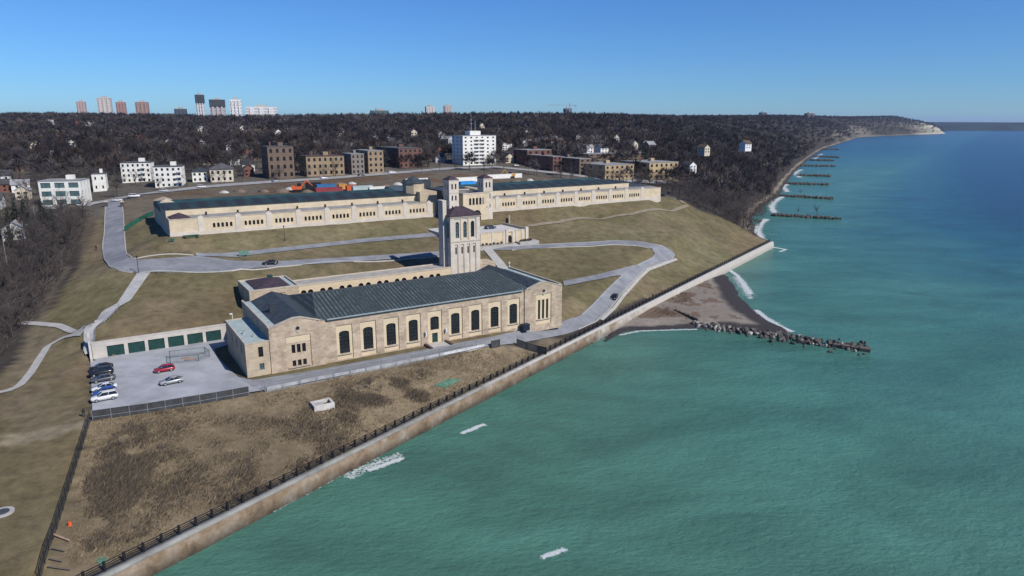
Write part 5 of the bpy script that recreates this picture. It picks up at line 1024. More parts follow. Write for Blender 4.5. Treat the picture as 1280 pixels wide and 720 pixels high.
# ------------------------------------------------------------------ beach, groynes, surf
def polysheet(name, poly, prof_, step, m, kind, tonef=None, label=None, cat=None, nz=.0):
    P_ = np.asarray(poly, float); x0, y0 = P_.min(0)-5; x1, y1 = P_.max(0)+5; xs = np.arange(x0, x1, step); ys = np.arange(y0, y1, step); XX, YY = np.meshgrid(xs, ys, indexing='ij'); Xf, Yf = XX.ravel(), YY.ravel()
    ins = inpoly(Xf, Yf, P_); dm = np.full(len(Xf), 1e9)
    for a, b2 in zip(P_, np.roll(P_, -1, axis=0)):
        ab = b2-a; t = np.clip(((Xf-a[0])*ab[0]+(Yf-a[1])*ab[1])/(ab@ab+1e-9), 0, 1); dm = np.minimum(dm, np.hypot(Xf-a[0]-t*ab[0], Yf-a[1]-t*ab[1]))
    sd = np.where(ins, dm, -dm)+(vnoise(Xf, Yf, 5, 11)-.5)*2*nz; z = prof_(sd, Xf, Yf); F = grid_faces(len(xs), len(ys)); F = F[(sd[F] > -3.5).all(1)]
    o = np_mesh(name, np.c_[Xf, Yf, z], F, m, tone=None if tonef is None else tonef(sd, Xf, Yf), smooth=True); return tag(o, label, cat, None, kind)
bp = [P(*q)[:2] for q in ((752, 431), (775, 417), (792, 413.5), (830, 412), (872, 410.5), (930, 417), (988, 418), (985, 412), (962, 402), (944, 390), (927, 372), (914, 352), (905, 343), (880, 345), (820, 375), (770, 405))]
wl_ = np.array([P(*q)[:2] for q in ((752, 431), (775, 417), (792, 413.5), (830, 412), (872, 410.5), (930, 417), (988, 418), (985, 412), (962, 402), (944, 390), (927, 372), (914, 352), (905, 343))])
def wdist(Xf, Yf):
    dm = np.full(len(Xf), 1e9)
    for a, b2 in zip(wl_[:-1], wl_[1:]):
        ab = b2-a; t = np.clip(((Xf-a[0])*ab[0]+(Yf-a[1])*ab[1])/(ab@ab+1e-9), 0, 1); dm = np.minimum(dm, np.hypot(Xf-a[0]-t*ab[0], Yf-a[1]-t*ab[1]))
    return dm
def bprof(sd, Xf, Yf): d = np.where(sd > -1, np.maximum(wdist(Xf, Yf)*np.where(sd < 0, -1, 1), sd), sd); return np.where(sd > 0, 1.7*(1-np.exp(-wdist(Xf, Yf)/9.0)), sd*.12)+(vnoise(Xf, Yf, 3, 4)-.5)*.12
def btone(sd, Xf, Yf):
    d = wdist(Xf, Yf)*np.sign(sd); n = vnoise(Xf, Yf, 6, 3)*.6+vnoise(Xf, Yf, 2, 8)*.4; east = Xf > 62+(Yf-200)*.25
    c = np.tile(np.array([.205, .178, .15]), (len(sd), 1))*(.8+.4*n[:, None]); wetw = np.where(east, 8.0, 3.4); k = 1-sstep(d+(n-.5)*2, wetw*.7, wetw*1.15)
    c = c*(1-k[:, None])+np.array([.042, .038, .040])*k[:, None]; g_ = ((d > 9) & (n > .52) & (Yf > 205))[:, None]*.75; c = c*(1-g_)+np.array([.11, .07, .045])*g_; return c
SANDM = attr_mat('beach_sand', .8, .75, 1.2)
polysheet('beach', bp, bprof, 1.1, SANDM, 'structure', btone, nz=1.0)
FOAM = mat('surf_foam', (.70, .74, .74), .8, .08, 2); FOAM.node_tree.nodes['Principled BSDF'].inputs['Alpha'].default_value = .30
def foam(runs, seed=1):
    r = np.random.default_rng(seed); V = []; F = []
    for pts, wid, dens in runs:
        C = np.array([P(*q)[:2] for q in pts]); C, _ = resample(C, .35)
        t = np.gradient(C, axis=0); t /= np.linalg.norm(t, axis=1)[:, None]; nn = np.c_[-t[:, 1], t[:, 0]]
        for c, n in zip(C, nn):
            env = (.35+.65*vnoise(np.array([c[0]]), np.array([c[1]]), 5, 2)[0])
            for _ in range(int(dens*(5 if c[1] < 330 else 2.4))):
                u = r.normal(0, wid*env*.45); p = c+n*u+r.normal(0, .2, 2); s = r.uniform(.10, .32)*(1 if c[1] < 330 else 2.6); k = len(V); m = 6; a0 = r.uniform(0, 6.28)
                V += [(p[0]+s*r.uniform(.6, 1.3)*math.cos(a0+6.283*j/m), p[1]+s*r.uniform(.6, 1.3)*math.sin(a0+6.283*j/m), .07+r.uniform(0, .05)) for j in range(m)]; F.append([k+j for j in range(m)])
    mb = MB(); mb.v = V; mb.f = F; o = mb.build('surf_foam', FOAM); return tag(o, kind='stuff')
foam([([(912, 338), (922, 345), (930, 356), (938, 368)], 1.6, 6), ([(945, 388), (958, 398), (975, 408), (990, 415)], 1.1, 6), ([(918, 346), (932, 362), (938, 374)], 2.6, 2), ([(952, 306), (965, 309), (982, 312), (975, 315)], 1.2, 3),
      ([(434, 597), (455, 585), (478, 577), (500, 569)], 1.9, 2), ([(462, 588), (485, 580), (504, 573)], .7, 5), ([(578, 542), (590, 537), (605, 531)], .65, 5), ([(679, 697), (690, 693), (706, 687)], .45, 3),
      ([(958, 307), (950, 296), (946, 288), (951, 280), (958, 274)], 2.6, 6), ([(968, 266), (964, 258), (968, 252), (978, 246)], 3.4, 4), ([(985, 240), (979, 234), (984, 229)], 4, 4), ([(1000, 222), (994, 216), (1002, 212)], 5, 3), ([(870, 412), (800, 414), (775, 419)], .5, 2), ([(1016, 200), (1022, 196), (1028, 192)], 6, 2), ([(700, 446), (620, 489), (560, 522), (500, 553), (430, 592), (340, 640)], .35, 1)])
ROCKL = mat('pale_boulder', (.25, .235, .21), .9, .3, .9, rnd=.3); ROCKD = mat('dark_boulder', (.075, .068, .062), .8, .3, .9, rnd=.35)
def rock_mesh(seed):
    r = np.random.default_rng(seed); bm = bmesh.new(); bmesh.ops.create_icosphere(bm, subdivisions=2, radius=1)
    pl_ = [(Vector(r.normal(0, 1, 3)).normalized(), r.uniform(.55, .9)) for _ in range(9)]
    for v in bm.verts:
        for n, d in pl_:
            k = v.co.dot(n)
            if k > d: v.co -= n*(k-d)
        v.co += v.co*r.normal(0, .03)
    me = bpy.data.meshes.new('boulder'); bm.to_mesh(me); bm.free(); return me
RK = []
for i in range(8):
    me = rock_mesh(i+20); me.materials.append(ROCKL if i % 2 else ROCKD); RK.append(me)
g0, g1 = P(866, 405, .3)[:2], P(1082, 437, 0)[:2]; gd = (g1-g0)/np.linalg.norm(g1-g0); gn = np.array([gd[1], -gd[0]]); GLn = np.linalg.norm(g1-g0); r2 = np.random.default_rng(5)
cnt = 0
for k in range(280):
    f = r2.uniform(0, 1); u = r2.normal(0, 1)*(1.5+1.0*f); s = r2.uniform(.4, .95)*(1.0 if f < .8 else .85); p = g0+gd*GLn*f+gn*(u+.3*f)
    z = .15+max(0, .75-abs(u)*.35)*r2.uniform(.6, 1.2); pale = r2.uniform() < .5-.5*f
    o = bpy.data.objects.new('boulder', RK[2*r2.integers(0, 4)+(1 if pale else 0)]); COL.objects.link(o); o.location = (p[0], p[1], z); o.scale = (s*r2.uniform(.8, 1.5), s*r2.uniform(.8, 1.2), s*r2.uniform(.6, .9)); o.rotation_euler = tuple(r2.uniform(0, 6.28, 3))
    tag(o, 'pale grey boulder of the rock groyne beside the beach' if pale else 'dark wet boulder of the rock groyne beside the beach', 'boulder', 'pale groyne boulders' if pale else 'dark groyne boulders')
def timber(name, label, pa_, pb_, wid, h, z0=-.5):
    a, b2 = P(*pa_, 0), P(*pb_, 0); o = thing(name, label, 'piling', (a[0], a[1], 0), math.atan2(b2[1]-a[1], b2[0]-a[0])); L_ = np.linalg.norm(b2-a)
    m = MB(); m.box(0, L_, -wid/2, wid/2, z0, h); m.build('deck_beam', MATS['old_timber'], o)
    for i in range(int(L_/2.2)): m = MB(); m.tube((1+i*2.2, -wid/2-.1, z0), (1+i*2.2, -wid/2-.1, h+.35), .16); m.build('pile', mat('wet_timber', (.035, .03, .028), .8, .2, 1), o)
timber('timber_crib', 'dark wet timber crib at the outer tip of the rock groyne', (1036, 432), (1088, 439.5), 2.2, .9); timber('timber_piling', 'dark timber piling line crossing the beach to the groyne', (843, 393), (872, 405), .5, 1.7, 0)
# far groynes
GRO = (((965, 269.5), (1047, 274), 'nearest'), ((966, 244.5), (1042, 249), 'second'), ((985, 230), (1032, 231), 'third'), ((1000, 219.5), (1035, 220.5), 'fourth'), ((1000, 207.5), (1039, 208), 'fifth'), ((1013, 200.5), (1041, 201), 'sixth'), ((1020, 196), (1046, 197), 'seventh'), ((1030, 187), (1045, 187), 'farthest'))
for i, (a, b2, nm) in enumerate(GRO):
    p, q = P(*a), P(*b2); L_ = np.linalg.norm(q-p); m = MB(); r3 = np.random.default_rng(i+50)
    for k in range(int(60+L_*1.2)):
        f = r3.uniform(0, 1); s = r3.uniform(.7, 1.5)*(1+i*.12); c = (q-p)*f+r3.normal(0, 1.3+.25*i, 3)*[1, 1, 0]; me = RK[k % 8]; rot = Matrix.Rotation(r3.uniform(0, 6), 3, 'Z')
        vs = [rot @ (v.co*s)+Vector((c[0], c[1], .4)) for v in me.vertices]; m.add(vs, [list(pp.vertices) for pp in me.polygons])
    o = m.build('rock_groyne', mat('groyne_rock', (.065, .055, .048), .9, .3, .5)); o.location = tuple(p); tag(o, '%s dark rock groyne beyond the lake wall end' % nm, 'groyne', 'rock groynes along the far beach')
# far shore beyond the bluffs
m = MB(); xs = np.linspace(2000, 9500, 60); V = []
for i, x in enumerate(xs): y0 = 4700+.12*(x-2000); hh = 44+6*math.sin(x/500)+5*math.sin(x/190+1); V += [(x, y0, -1), (x, y0+60, hh*.55), (x, y0+240, hh), (x, y0+2500, hh+4)]
np_mesh('far_shore', V, grid_faces(60, 4), mat('far_shore_hazed_woods', (.014, .026, .034), .95, .4, .006)); tag(bpy.data.objects['far_shore'], kind='structure')  # woods colour has the blue of distant haze mixed into it

# ------------------------------------------------------------------ trees
BARK = mat('bare_bark', (.055, .047, .042), .95, .3, 1.5, rnd=.25); TWIG = mat('bare_twigs', (.070, .058, .054), .95, .35, .25, rnd=.35)
NEEDLE = mat('conifer_needles', (.022, .034, .020), .9, .45, .9, rnd=.3)
def sliver(V, F, p, d, L_, w_):
    s = d.cross(Vector((random.gauss(0, 1), random.gauss(0, 1), random.gauss(0, 1)))).normalized()*w_; k = len(V)
    q = p+d*L_; V += [tuple(p-s), tuple(p+s), tuple(q)]; F.append([k, k+1, k+2])
def bare_tree(seed, h=10.0, spread=.42, fine=1.0):
    random.seed(seed); T = MB(); tw = []; TF = []; base = Vector((0, 0, -.3)); p = base; k = h*.34
    T.tube(base, (0, 0, k), h*.017, h*.012, 6); br = []
    n = random.randint(5, 7)
    for i in range(n):
        a = 6.283*i/n+random.uniform(-.4, .4); z = k*random.uniform(.75, 1.15); el = random.uniform(.5, 1.15) if i else 1.45
        d = Vector((math.cos(a)*math.cos(el), math.sin(a)*math.cos(el), math.sin(el))); L_ = h*random.uniform(.36, .52)*(1.15 if not i else 1); s0 = Vector((0, 0, min(z, k)))
        m = s0+d*L_*.5+Vector((0, 0, L_*.06)); e = m+(d+Vector((0, 0, .25))).normalized()*L_*.5
        T.tube(s0, m, h*.009, h*.006, 5, False); T.tube(m, e, h*.006, h*.0025, 4, False); br += [(s0, m, L_), (m, e, L_)]
    for (a, b, L_) in br:
        for j in range(int(7*fine)):
            f = random.uniform(.25, 1); o = a+(b-a)*f; ax = (b-a).normalized(); d = (ax*random.uniform(.2, .9)+Vector((random.gauss(0, 1), random.gauss(0, 1), random.gauss(.35, .7))).normalized()).normalized()
            l2 = L_*random.uniform(.18, .40); sliver(tw, TF, o, d, l2, h*.0028); q = o+d*l2
            for _ in range(7):
                g = o+d*l2*random.uniform(.25, 1.0); d2 = (d*.7+Vector((random.gauss(0, .8), random.gauss(0, .8), random.gauss(.25, .6)))).normalized(); sliver(tw, TF, g, d2, L_*random.uniform(.10, .26), h*.0017)
    return T, tw, TF
def conifer(seed, h=13.0):
    random.seed(seed); T = MB(); T.tube((0, 0, -.3), (0, 0, h*.9), h*.016, h*.004, 6); V = []; F = []
    z = h*.08
    while z < h:
        f = 1-z/h; R_ = h*.24*(f**.8)*random.uniform(.8, 1.15)
        for _ in range(int(6+16*f)):
            a = random.uniform(0, 6.283); d = Vector((math.cos(a), math.sin(a), random.uniform(-.45, .05))).normalized(); o = Vector((0, 0, z)); L_ = R_*random.uniform(.6, 1.1)
            for q in range(3): sliver(V, F, o+d*L_*random.uniform(.25, .7), (d+Vector((random.gauss(0, .45), random.gauss(0, .45), random.gauss(-.1, .3)))).normalized(), L_*random.uniform(.35, .6), h*random.uniform(.010, .018))
        z += h*.028
    return T, V, F
def tree_proto(T, V, F, name, leafm, crown='crown'):
    r = thing(name, 'x', 'tree'); T.build('trunk', BARK, r); m = MB(); m.v = V; m.f = F; m.build(crown, leafm, r); return r
BARE = [tree_proto(*bare_tree(100+i, 10, fine=1.0), 'bare_tree', TWIG) for i in range(7)]
CONI = [tree_proto(*conifer(200+i), 'conifer_tree', NEEDLE) for i in range(3)]
used = set()
def put_tree(protos, x, y, h, base_h, label, group, name=None):
    i = random.randrange(len(protos)); r = protos[i]
    if r.name in used: r = copy_tree(r)
    used.add(r.name); r.location = (x, y, H1(x, y)-.1); s = h/base_h; r.scale = (s*random.uniform(.85, 1.2), s*random.uniform(.85, 1.2), s); r.rotation_euler = (0, 0, random.uniform(0, 6.28)); tag(r, label, 'tree', group); return r
random.seed(11)
DEC = [(gp(*pz), sp, hh) for pz, sp, hh in (
    (((-60, 262), (0, 258), (40, 262), (98, 260), (116, 264), (98, 300), (80, 335), (60, 372), (38, 408), (0, 445), (-60, 470)), 6.0, (9, 13)),
    (((836, 233), (850, 246), (872, 255), (912, 275), (938, 287), (946, 282), (958, 258), (975, 240), (984, 222), (998, 205), (1000, 192), (960, 180), (900, 178), (855, 190), (850, 205)), 6.6, (10, 15)))]
SITE2 = [tuple(W(s, t)) for s, t in ((-20, 90), (-24, 204), (60, 236), (130, 244), (215, 232), (222, 160), (224, 90))]
STREET = [G(*p)[:2] for p in ((60, 262), (110, 256), (140, 250.5), (200, 240.5), (256, 234), (320, 229), (400, 224), (450, 220), (500, 216), (560, 211), (620, 209), (690, 216), (760, 225), (830, 228))]
LAWN2 = gp((152, 254), (130, 256), (116, 262), (98, 300), (80, 335), (60, 372), (38, 408), (0, 450), (-60, 480), (60, 760), (112, 520), (700, 418), (970, 303), (948, 298), (905, 276), (864, 257), (840, 247), (640, 258), (230, 282))
def blocked(X_, Y_):
    b = inpoly(X_, Y_, SITE2) | inpoly(X_, Y_, LAWN2)
    for f in FOOT: b |= inpoly(X_, Y_, f)
    dm = np.full(len(X_), 1e9)
    for a, c in zip(STREET[:-1], STREET[1:]):
        ab = c-a; t = np.clip(((X_-a[0])*ab[0]+(Y_-a[1])*ab[1])/(ab@ab), 0, 1); dm = np.minimum(dm, np.hypot(X_-a[0]-t*ab[0], Y_-a[1]-t*ab[1]))
    return b | (dm < 6)
# houses that show as pale specks among the trees
HOUSE_COL = (('white', (.66, .65, .62)), ('cream', (.52, .46, .36)), ('pale grey', (.42, .42, .42)), ('red brick', (.17, .075, .055)), ('brown brick', (.17, .12, .09)))
ROOF_COL = (('dark grey', (.055, .055, .06)), ('brown', (.085, .06, .045)), ('pale grey', (.24, .24, .25)), ('black', (.025, .025, .028)))
HN = {}; HK = []
def house(px, py, ci, ri, sc=1.0, near=None):
    p = G(px, py)
    rz = BA+random.choice((0, math.pi/2))+random.uniform(-.12, .12); w_, d_, h_ = random.uniform(7, 10)*sc, random.uniform(8, 11)*sc, random.uniform(5.2, 6.6)*sc
    cn, cc = HOUSE_COL[ci]; rn, rc = ROOF_COL[ri]
    r = thing('house', 'x', 'house', (p[0], p[1], p[2]), rz)
    b = MB(); hl_ = []; rows = ((.9, 2.3), (3.5, 4.9))
    for z0, z1, (za, zb) in ((-2, h_*.5, rows[0]), (h_*.5, h_, rows[1])):
        za, zb = za*h_/6, zb*h_/6; hf = [(w_*f-.65, w_*f+.65, za, zb, 0) for f in (.25, .72)]; hs_ = [(d_*f-.5, d_*f+.5, za, zb, 0) for f in (.3, .7)]
        b.wall(FRONT(0), 0, w_, z0, z1, hf, .15); b.wall(LEFT(0), 0, d_, z0, z1, hs_, .15); b.wall(RIGHT(w_), 0, d_, z0, z1, hs_, .15); hl_ += [(FRONT(0), q) for q in hf]+[(LEFT(0), q) for q in hs_]
    b.quad((0, d_, -2), (w_, d_, -2), (w_, d_, h_), (0, d_, h_)); b.add([(0, 0, h_), (w_, 0, h_), (w_/2, 0, h_+w_*.36), (0, d_, h_), (w_, d_, h_), (w_/2, d_, h_+w_*.36)], [[0, 1, 2], [3, 5, 4]])
    b.build('wall', mat('house_wall_%d' % ci, cc, .9, .1, .6), r)
    for mp, q in hl_: window(r, mp, q, .13)
    e = .4; t = MB(); k = w_*.36; t.add([(-e, -e, h_-e*.72), (w_/2, -e, h_+k), (w_/2, d_+e, h_+k), (-e, d_+e, h_-e*.72), (w_+e, -e, h_-e*.72), (w_+e, d_+e, h_-e*.72)]+[(-e, -e, h_-e*.72+.2), (w_/2, -e, h_+k+.25), (w_/2, d_+e, h_+k+.25), (-e, d_+e, h_-e*.72+.2), (w_+e, -e, h_-e*.72+.2), (w_+e, d_+e, h_-e*.72+.2)], [[0, 3, 2, 1], [1, 2, 5, 4], [6, 7, 8, 9], [7, 10, 11, 8], [0, 1, 7, 6], [1, 4, 10, 7], [0, 6, 9, 3], [4, 5, 11, 10]])
    rf = t.build('roof', mat('house_roof_%d' % ri, rc, .9, .2, .6), r); c = MB(); c.box(w_*.68, w_*.68+.7, d_*.6, d_*.6+.7, h_, h_+k+1.2); c.build('chimney', BRICKR, rf)
    FOOT.append([np.array(p[:2])+np.array([math.cos(rz)*a-math.sin(rz)*c_, math.sin(rz)*a+math.cos(rz)*c_]) for a, c_ in ((-1, -1), (w_+1, -1), (w_+1, d_+1), (-1, d_+1))]); HK.append((px-1, px+9, py-8, py, p[1]))
    zone = 'on the far left wooded hillside' if px < 230 else 'on the hillside left of the white tower' if px < 575 else 'behind the red and yellow brick blocks' if px < 800 else 'in the woods above the far beach'
    dist = 'distant' if p[1] > 620 else 'nearer'
    key = (dist, cn, rn, zone); HN.setdefault(key, []).append(r); r['label'] = '%s %s house, %s roof, %s' % key
random.seed(5)
for px, py, ci, ri in ((68, 158, 0, 2), (52, 181, 0, 0), (86, 184, 0, 2), (92, 157, 3, 1), (118, 157, 1, 1), (108, 159, 2, 0), (247, 166, 0, 0), (250, 182, 2, 2), (208, 182, 0, 0), (228, 181, 2, 0), (292, 175, 2, 2), (283, 188, 0, 1), (344, 172, 0, 0), (352, 188, 2, 0), (466, 175, 0, 1), (484, 177, 0, 2), (476, 186, 2, 0), (495, 182, 3, 0), (548, 174, 0, 0), (560, 180, 2, 2), (566, 192, 0, 0), (628, 188, 0, 2), (640, 186, 0, 1), (652, 184, 2, 0), (697, 178, 0, 2), (706, 183, 3, 1), (733, 186, 0, 0), (742, 191, 0, 2), (760, 192, 0, 0), (768, 178, 0, 1), (862, 214, 0, 0), (940, 186, 0, 1), 
                        (20, 172, 3, 0), (38, 188, 1, 1), (62, 196, 2, 2), (12, 200, 0, 0), (30, 215, 4, 0), (75, 172, 3, 1), (130, 178, 4, 0), (150, 186, 2, 0), (170, 172, 3, 0), (100, 198, 1, 0), (190, 195, 4, 1), (140, 165, 0, 3), (310, 192, 3, 0), (300, 206, 2, 3), (325, 200, 4, 0), (318, 214, 0, 3), (305, 221, 3, 0), (300, 165, 0, 0), (370, 178, 4, 2), (395, 182, 2, 0), (418, 180, 3, 1), (440, 183, 1, 3), (400, 168, 0, 2), (430, 170, 2, 1), (515, 172, 1, 0), (530, 178, 4, 0), (545, 195, 3, 3), (555, 203, 2, 0), (640, 200, 3, 0), (632, 204, 1, 3), (665, 178, 2, 1), (680, 181, 4, 0), (720, 176, 2, 2), (790, 186, 1, 0), (805, 183, 0, 3), (820, 187, 4, 2), (880, 192, 1, 1), (600, 162, 1, 0), (625, 165, 0, 0), (660, 165, 2, 0), (15, 230, 0, 0), (20, 250, 1, 2), (3, 262, 2, 0), (38, 240, 0, 2), (12, 240, 3, 0), (5, 302, 0, 2)):
    house(px+random.uniform(-1, 1), py, ci, ri, .95 if py < 175 else .74)
for k, v in HN.items():
    if len(v) > 1:
        for r in v: r['group'] = '%s %s houses %s' % (k[0], k[1], k[3])
# collect tree spots
spots = []                                      # x, y, h
random.seed(3); rr = np.random.default_rng(3)
for poly, sp, hh in DEC:
    pa_ = np.array(poly); x0, y0 = pa_.min(0); x1, y1 = pa_.max(0); xs, ys = np.meshgrid(np.arange(x0, x1, sp), np.arange(y0, y1, sp)); xs = xs.ravel()+rr.uniform(-sp*.45, sp*.45, xs.size); ys = ys.ravel()+rr.uniform(-sp*.45, sp*.45, ys.size)
    m = inpoly(xs, ys, poly) & ~blocked(xs, ys); z = hz(xs, ys); m &= z > 1.8; spots += [(x, y, rr.uniform(*hh), 0) for x, y in zip(xs[m], ys[m])]
def scatter(y0, y1, sp, hlo, hhi, keepp=1.0):
    out = []; ys = y0
    while ys < y1:
        s = sp*(1+min(.75, max(0, (ys-700))/1200)); xs = np.arange((-ys*.80-40) if ys < 1750 else 150, ys*.80+60, s); n = len(xs); X_ = xs+rr.uniform(-.45, .45, n)*s; Y_ = ys+rr.uniform(-.5, .5, n)*s*1.15
        m = ~blocked(X_, Y_) & (rr.uniform(0, 1, n) < keepp); X_, Y_ = X_[m], Y_[m]
        if len(X_):
            a, d = near_coast(X_, Y_); z = hz(X_, Y_, a, d); de = d-shore_off(a); ok = (de > 8) & (z > 1.6) & (d < 4000); out += [(x, y, rr.uniform(hlo, hhi)*(1 if y < 900 else 1.1), 0) for x, y in zip(X_[ok], Y_[ok])]
        ys += s*1.1
    return out
spots += [s for s in scatter(250, 620, 7.4, 8, 14, .9) if not any(inpoly(np.array([s[0]]), np.array([s[1]]), p[0])[0] for p in DEC)]
spots += scatter(620, 1300, 8.6, 9, 15); spots += scatter(1300, 4300, 12.0, 9, 14)
S = np.array(spots); zz = hz(S[:, 0], S[:, 1]); px_, py_ = proj(S[:, 0], S[:, 1], zz); _, pt_ = proj(S[:, 0], S[:, 1], zz+S[:, 2])
ok = (px_ > -40) & (px_ < 1320) & (py_ < 760)
for (x0, x1, yt, yb, Yb) in KEEP:               # leave the fronts that the photo shows in the clear
    cw_ = S[:, 2]*.35*FPX/np.maximum(S[:, 1], 50); hit = (px_+cw_ > x0) & (px_-cw_ < x1) & (S[:, 1] < Yb+2) & (py_ > yb-1) & (pt_ < yb-(yb-yt)*.25); ok &= ~(hit & (rr.uniform(0, 1, len(S)) < .5))
for (x0, x1, yt, yb, Yb) in HK:
    hit = (px_ > x0-1) & (px_ < x1+1) & (S[:, 1] < Yb) & (py_ > yb-1) & (pt_ < yb-5); ok &= ~(hit & (rr.uniform(0, 1, len(S)) < .86))
# keep the street open
S = S[ok]; dist = np.hypot(S[:, 0], S[:, 1]); order = np.argsort(dist); S = S[order]; dist = dist[order]; zz = hz(S[:, 0], S[:, 1])
con = rr.uniform(0, 1, len(S)) < np.where((S[:, 1] > 420), .03+.35*sstep(vnoise(S[:, 0], S[:, 1], 120, 41), .72, .9), .0)
NI = 296
inA = inpoly(S[:, 0], S[:, 1], DEC[0][0]); inB = inpoly(S[:, 0], S[:, 1], DEC[1][0])
random.seed(21)
nA = 0
for i in range(NI):
    x, y, h, _ = S[i]
    if inA[i]: lb, gr = 'bare grey tree in the wood on the far left slope below the street', 'bare trees of the left wood'
    elif inB[i]: lb, gr = 'bare brown tree on the wooded bank above the beach east of the filter building', 'bare trees of the east bank'
    elif x < -20: lb, gr = 'bare tree by the houses and apartment blocks along the street on the left', 'bare street trees on the left'
    else: lb, gr = 'bare tree by the brick apartment blocks right of the twin towers', 'bare trees by the brick blocks'
    put_tree(BARE, x, y, h, 10.0, lb, gr)
for k, (px, py, h) in enumerate(((14, 300, 13), (34, 292, 14), (56, 288, 13.5), (46, 300, 11), (22, 285, 12), (68, 290, 10))):
    p = G(px, py); put_tree(CONI, p[0], p[1], h, 13.0, 'dark green conifer in the clump at the left edge below the glass fronted house', 'conifers of the left clump')
for px, py, h, lb in ((68, 182, 16, 'dark conifer between pale houses on the left hillside'), (131, 162, 15, 'dark conifer below the skyline tower blocks on the left'), (709, 195, 13, 'dark conifer behind the red brick block with shaded side'), (964, 190, 13, 'dark conifer beside the white house above the far beach'), (955, 191, 12, 'smaller dark conifer left of the white house above the far beach')):
    p = G(px, py); put_tree(CONI, p[0], p[1], h, 13.0, lb, None)
# the wood beyond, too many to count: one mass
def tmpl(seed, n, con_=False):
    r = np.random.default_rng(seed); V = []; F = []
    for i in range(n):
        if con_: z = r.uniform(.1, 1); a = r.uniform(0, 6.28); q = .22*(1-z)**.8+.02; o = np.array([math.cos(a)*q*.4, math.sin(a)*q*.4, z]); d = np.array([math.cos(a)*q, math.sin(a)*q, -.08]); w_ = .035
        else:
            th = r.uniform(0, 6.28); ph = r.uniform(-.25, 1.5); rad = r.uniform(.5, 1)**.6; c = np.array([math.cos(th)*math.cos(ph)*.38, math.sin(th)*math.cos(ph)*.38, .56+.42*math.sin(ph)]); cen = np.array([0, 0, .5]); o = cen+(c-cen)*rad*.55; d = (c-cen)*.42+r.normal(0, .09, 3); w_ = .016 if n > 60 else .030
        s = np.cross(d, r.normal(0, 1, 3)); s = s/np.linalg.norm(s)*w_; k = len(V); V += [o-s, o+s, o+d]; F.append([k, k+1, k+2])
    for a in (0, 2.1, 4.2): k = len(V); V += [(.02*math.cos(a), .02*math.sin(a), -.05), (.02*math.cos(a+2.1), .02*math.sin(a+2.1), -.05), (0, 0, .62)]; F.append([k, k+1, k+2])
    return np.array(V), np.array(F)
TN = [tmpl(i, 150) for i in range(5)]; TF_ = [tmpl(20+i, 60) for i in range(4)]; TC = [tmpl(40, 90, True)]
Vs, Fs, Cs = [], [], []; off = 0
patch = vnoise(S[:, 0], S[:, 1], 90, 4)*.6+vnoise(S[:, 0], S[:, 1], 30, 14)*.4
for i in range(NI, len(S)):
    x, y, h, _ = S[i]; c_ = con[i]; t = TC[0] if c_ else (TN[i % 5] if dist[i] < 700 else TF_[i % 4]); a = rr.uniform(0, 6.28); ca, sa_ = math.cos(a), math.sin(a); v = t[0]; sx_ = h*rr.uniform(.9, 1.35)
    Vs.append(np.c_[(v[:, 0]*ca-v[:, 1]*sa_)*sx_+x, (v[:, 0]*sa_+v[:, 1]*ca)*sx_+y, v[:, 2]*h+zz[i]-.2]); Fs.append(t[1]+off); off += len(v)
    g = rr.uniform(.55, 1.45)*(.45+1.0*patch[i]); b3 = np.array([.016, .026, .017]) if c_ else (np.array([.048, .038, .039]), np.array([.064, .048, .039]), np.array([.085, .075, .070]), np.array([.036, .030, .034]))[rr.integers(0, 4)]
    Cs.append(np.tile(b3*g, (len(v), 1)))
wd_ = np_mesh('far_wood', np.vstack(Vs), np.vstack(Fs), attr_mat('far_wood_twigs', .3, .8, 1.2, bump=0), tone=np.vstack(Cs)); tag(wd_, 'brown leafless wood covering the hills up to the skyline', 'wood', None, 'stuff')
# ------------------------------------------------------------------ scrub, hedge plants, grass tufts
def tufts(name, polys, n, hlo, hhi, wlo, cols, seed, dens=None, label=None, cat=None, lean=.5, thr=.5):
    r = np.random.default_rng(seed); V = []; C = []
    for poly, k in polys:
        pa_ = np.array(poly); x0, y0 = pa_.min(0); x1, y1 = pa_.max(0); X_ = r.uniform(x0, x1, k*4); Y_ = r.uniform(y0, y1, k*4); m = inpoly(X_, Y_, poly)
        d = vnoise(X_, Y_, 11, 31)*.55+vnoise(X_, Y_, 4, 32)*.45; m &= (d > thr-.12+r.uniform(0, .24, len(d))); X_, Y_, d = X_[m][:k], Y_[m][:k], d[m][:k]; Z_ = hbase(X_, Y_); N_ = len(X_)
        for b in range(4):
            a = r.uniform(0, 6.28, N_); L_ = r.uniform(hlo, hhi, N_)*(.6+.9*np.clip((d-thr)*3, 0, 1)); le = (r.normal(0, lean, (N_, 2))+np.array([.55, .35]))*L_[:, None]; w_ = wlo*r.uniform(.6, 1.4, N_); ox_ = r.normal(0, .18, (N_, 2))
            bx, by = X_+ox_[:, 0], Y_+ox_[:, 1]; V.append(np.stack([np.c_[bx-np.cos(a)*w_, by-np.sin(a)*w_, Z_-.05], np.c_[bx+np.cos(a)*w_, by+np.sin(a)*w_, Z_-.05], np.c_[bx+le[:, 0], by+le[:, 1], Z_+L_]], 1).reshape(-1, 3))
            ci = r.integers(0, len(cols), N_); C.append(np.repeat(np.array(cols)[ci]*r.uniform(.65, 1.3, (N_, 1)), 3, 0))
    V = np.vstack(V); o = np_mesh(name, V, np.arange(len(V)).reshape(-1, 3), MATS['far_wood_twigs'], tone=np.vstack(C)); return tag(o, label, cat, None, 'stuff')
F1 = gp((120, 560), (170, 520), (330, 497), (420, 480), (520, 462), (560, 470), (520, 500), (430, 560), (330, 612), (220, 660), (110, 690), (90, 660))
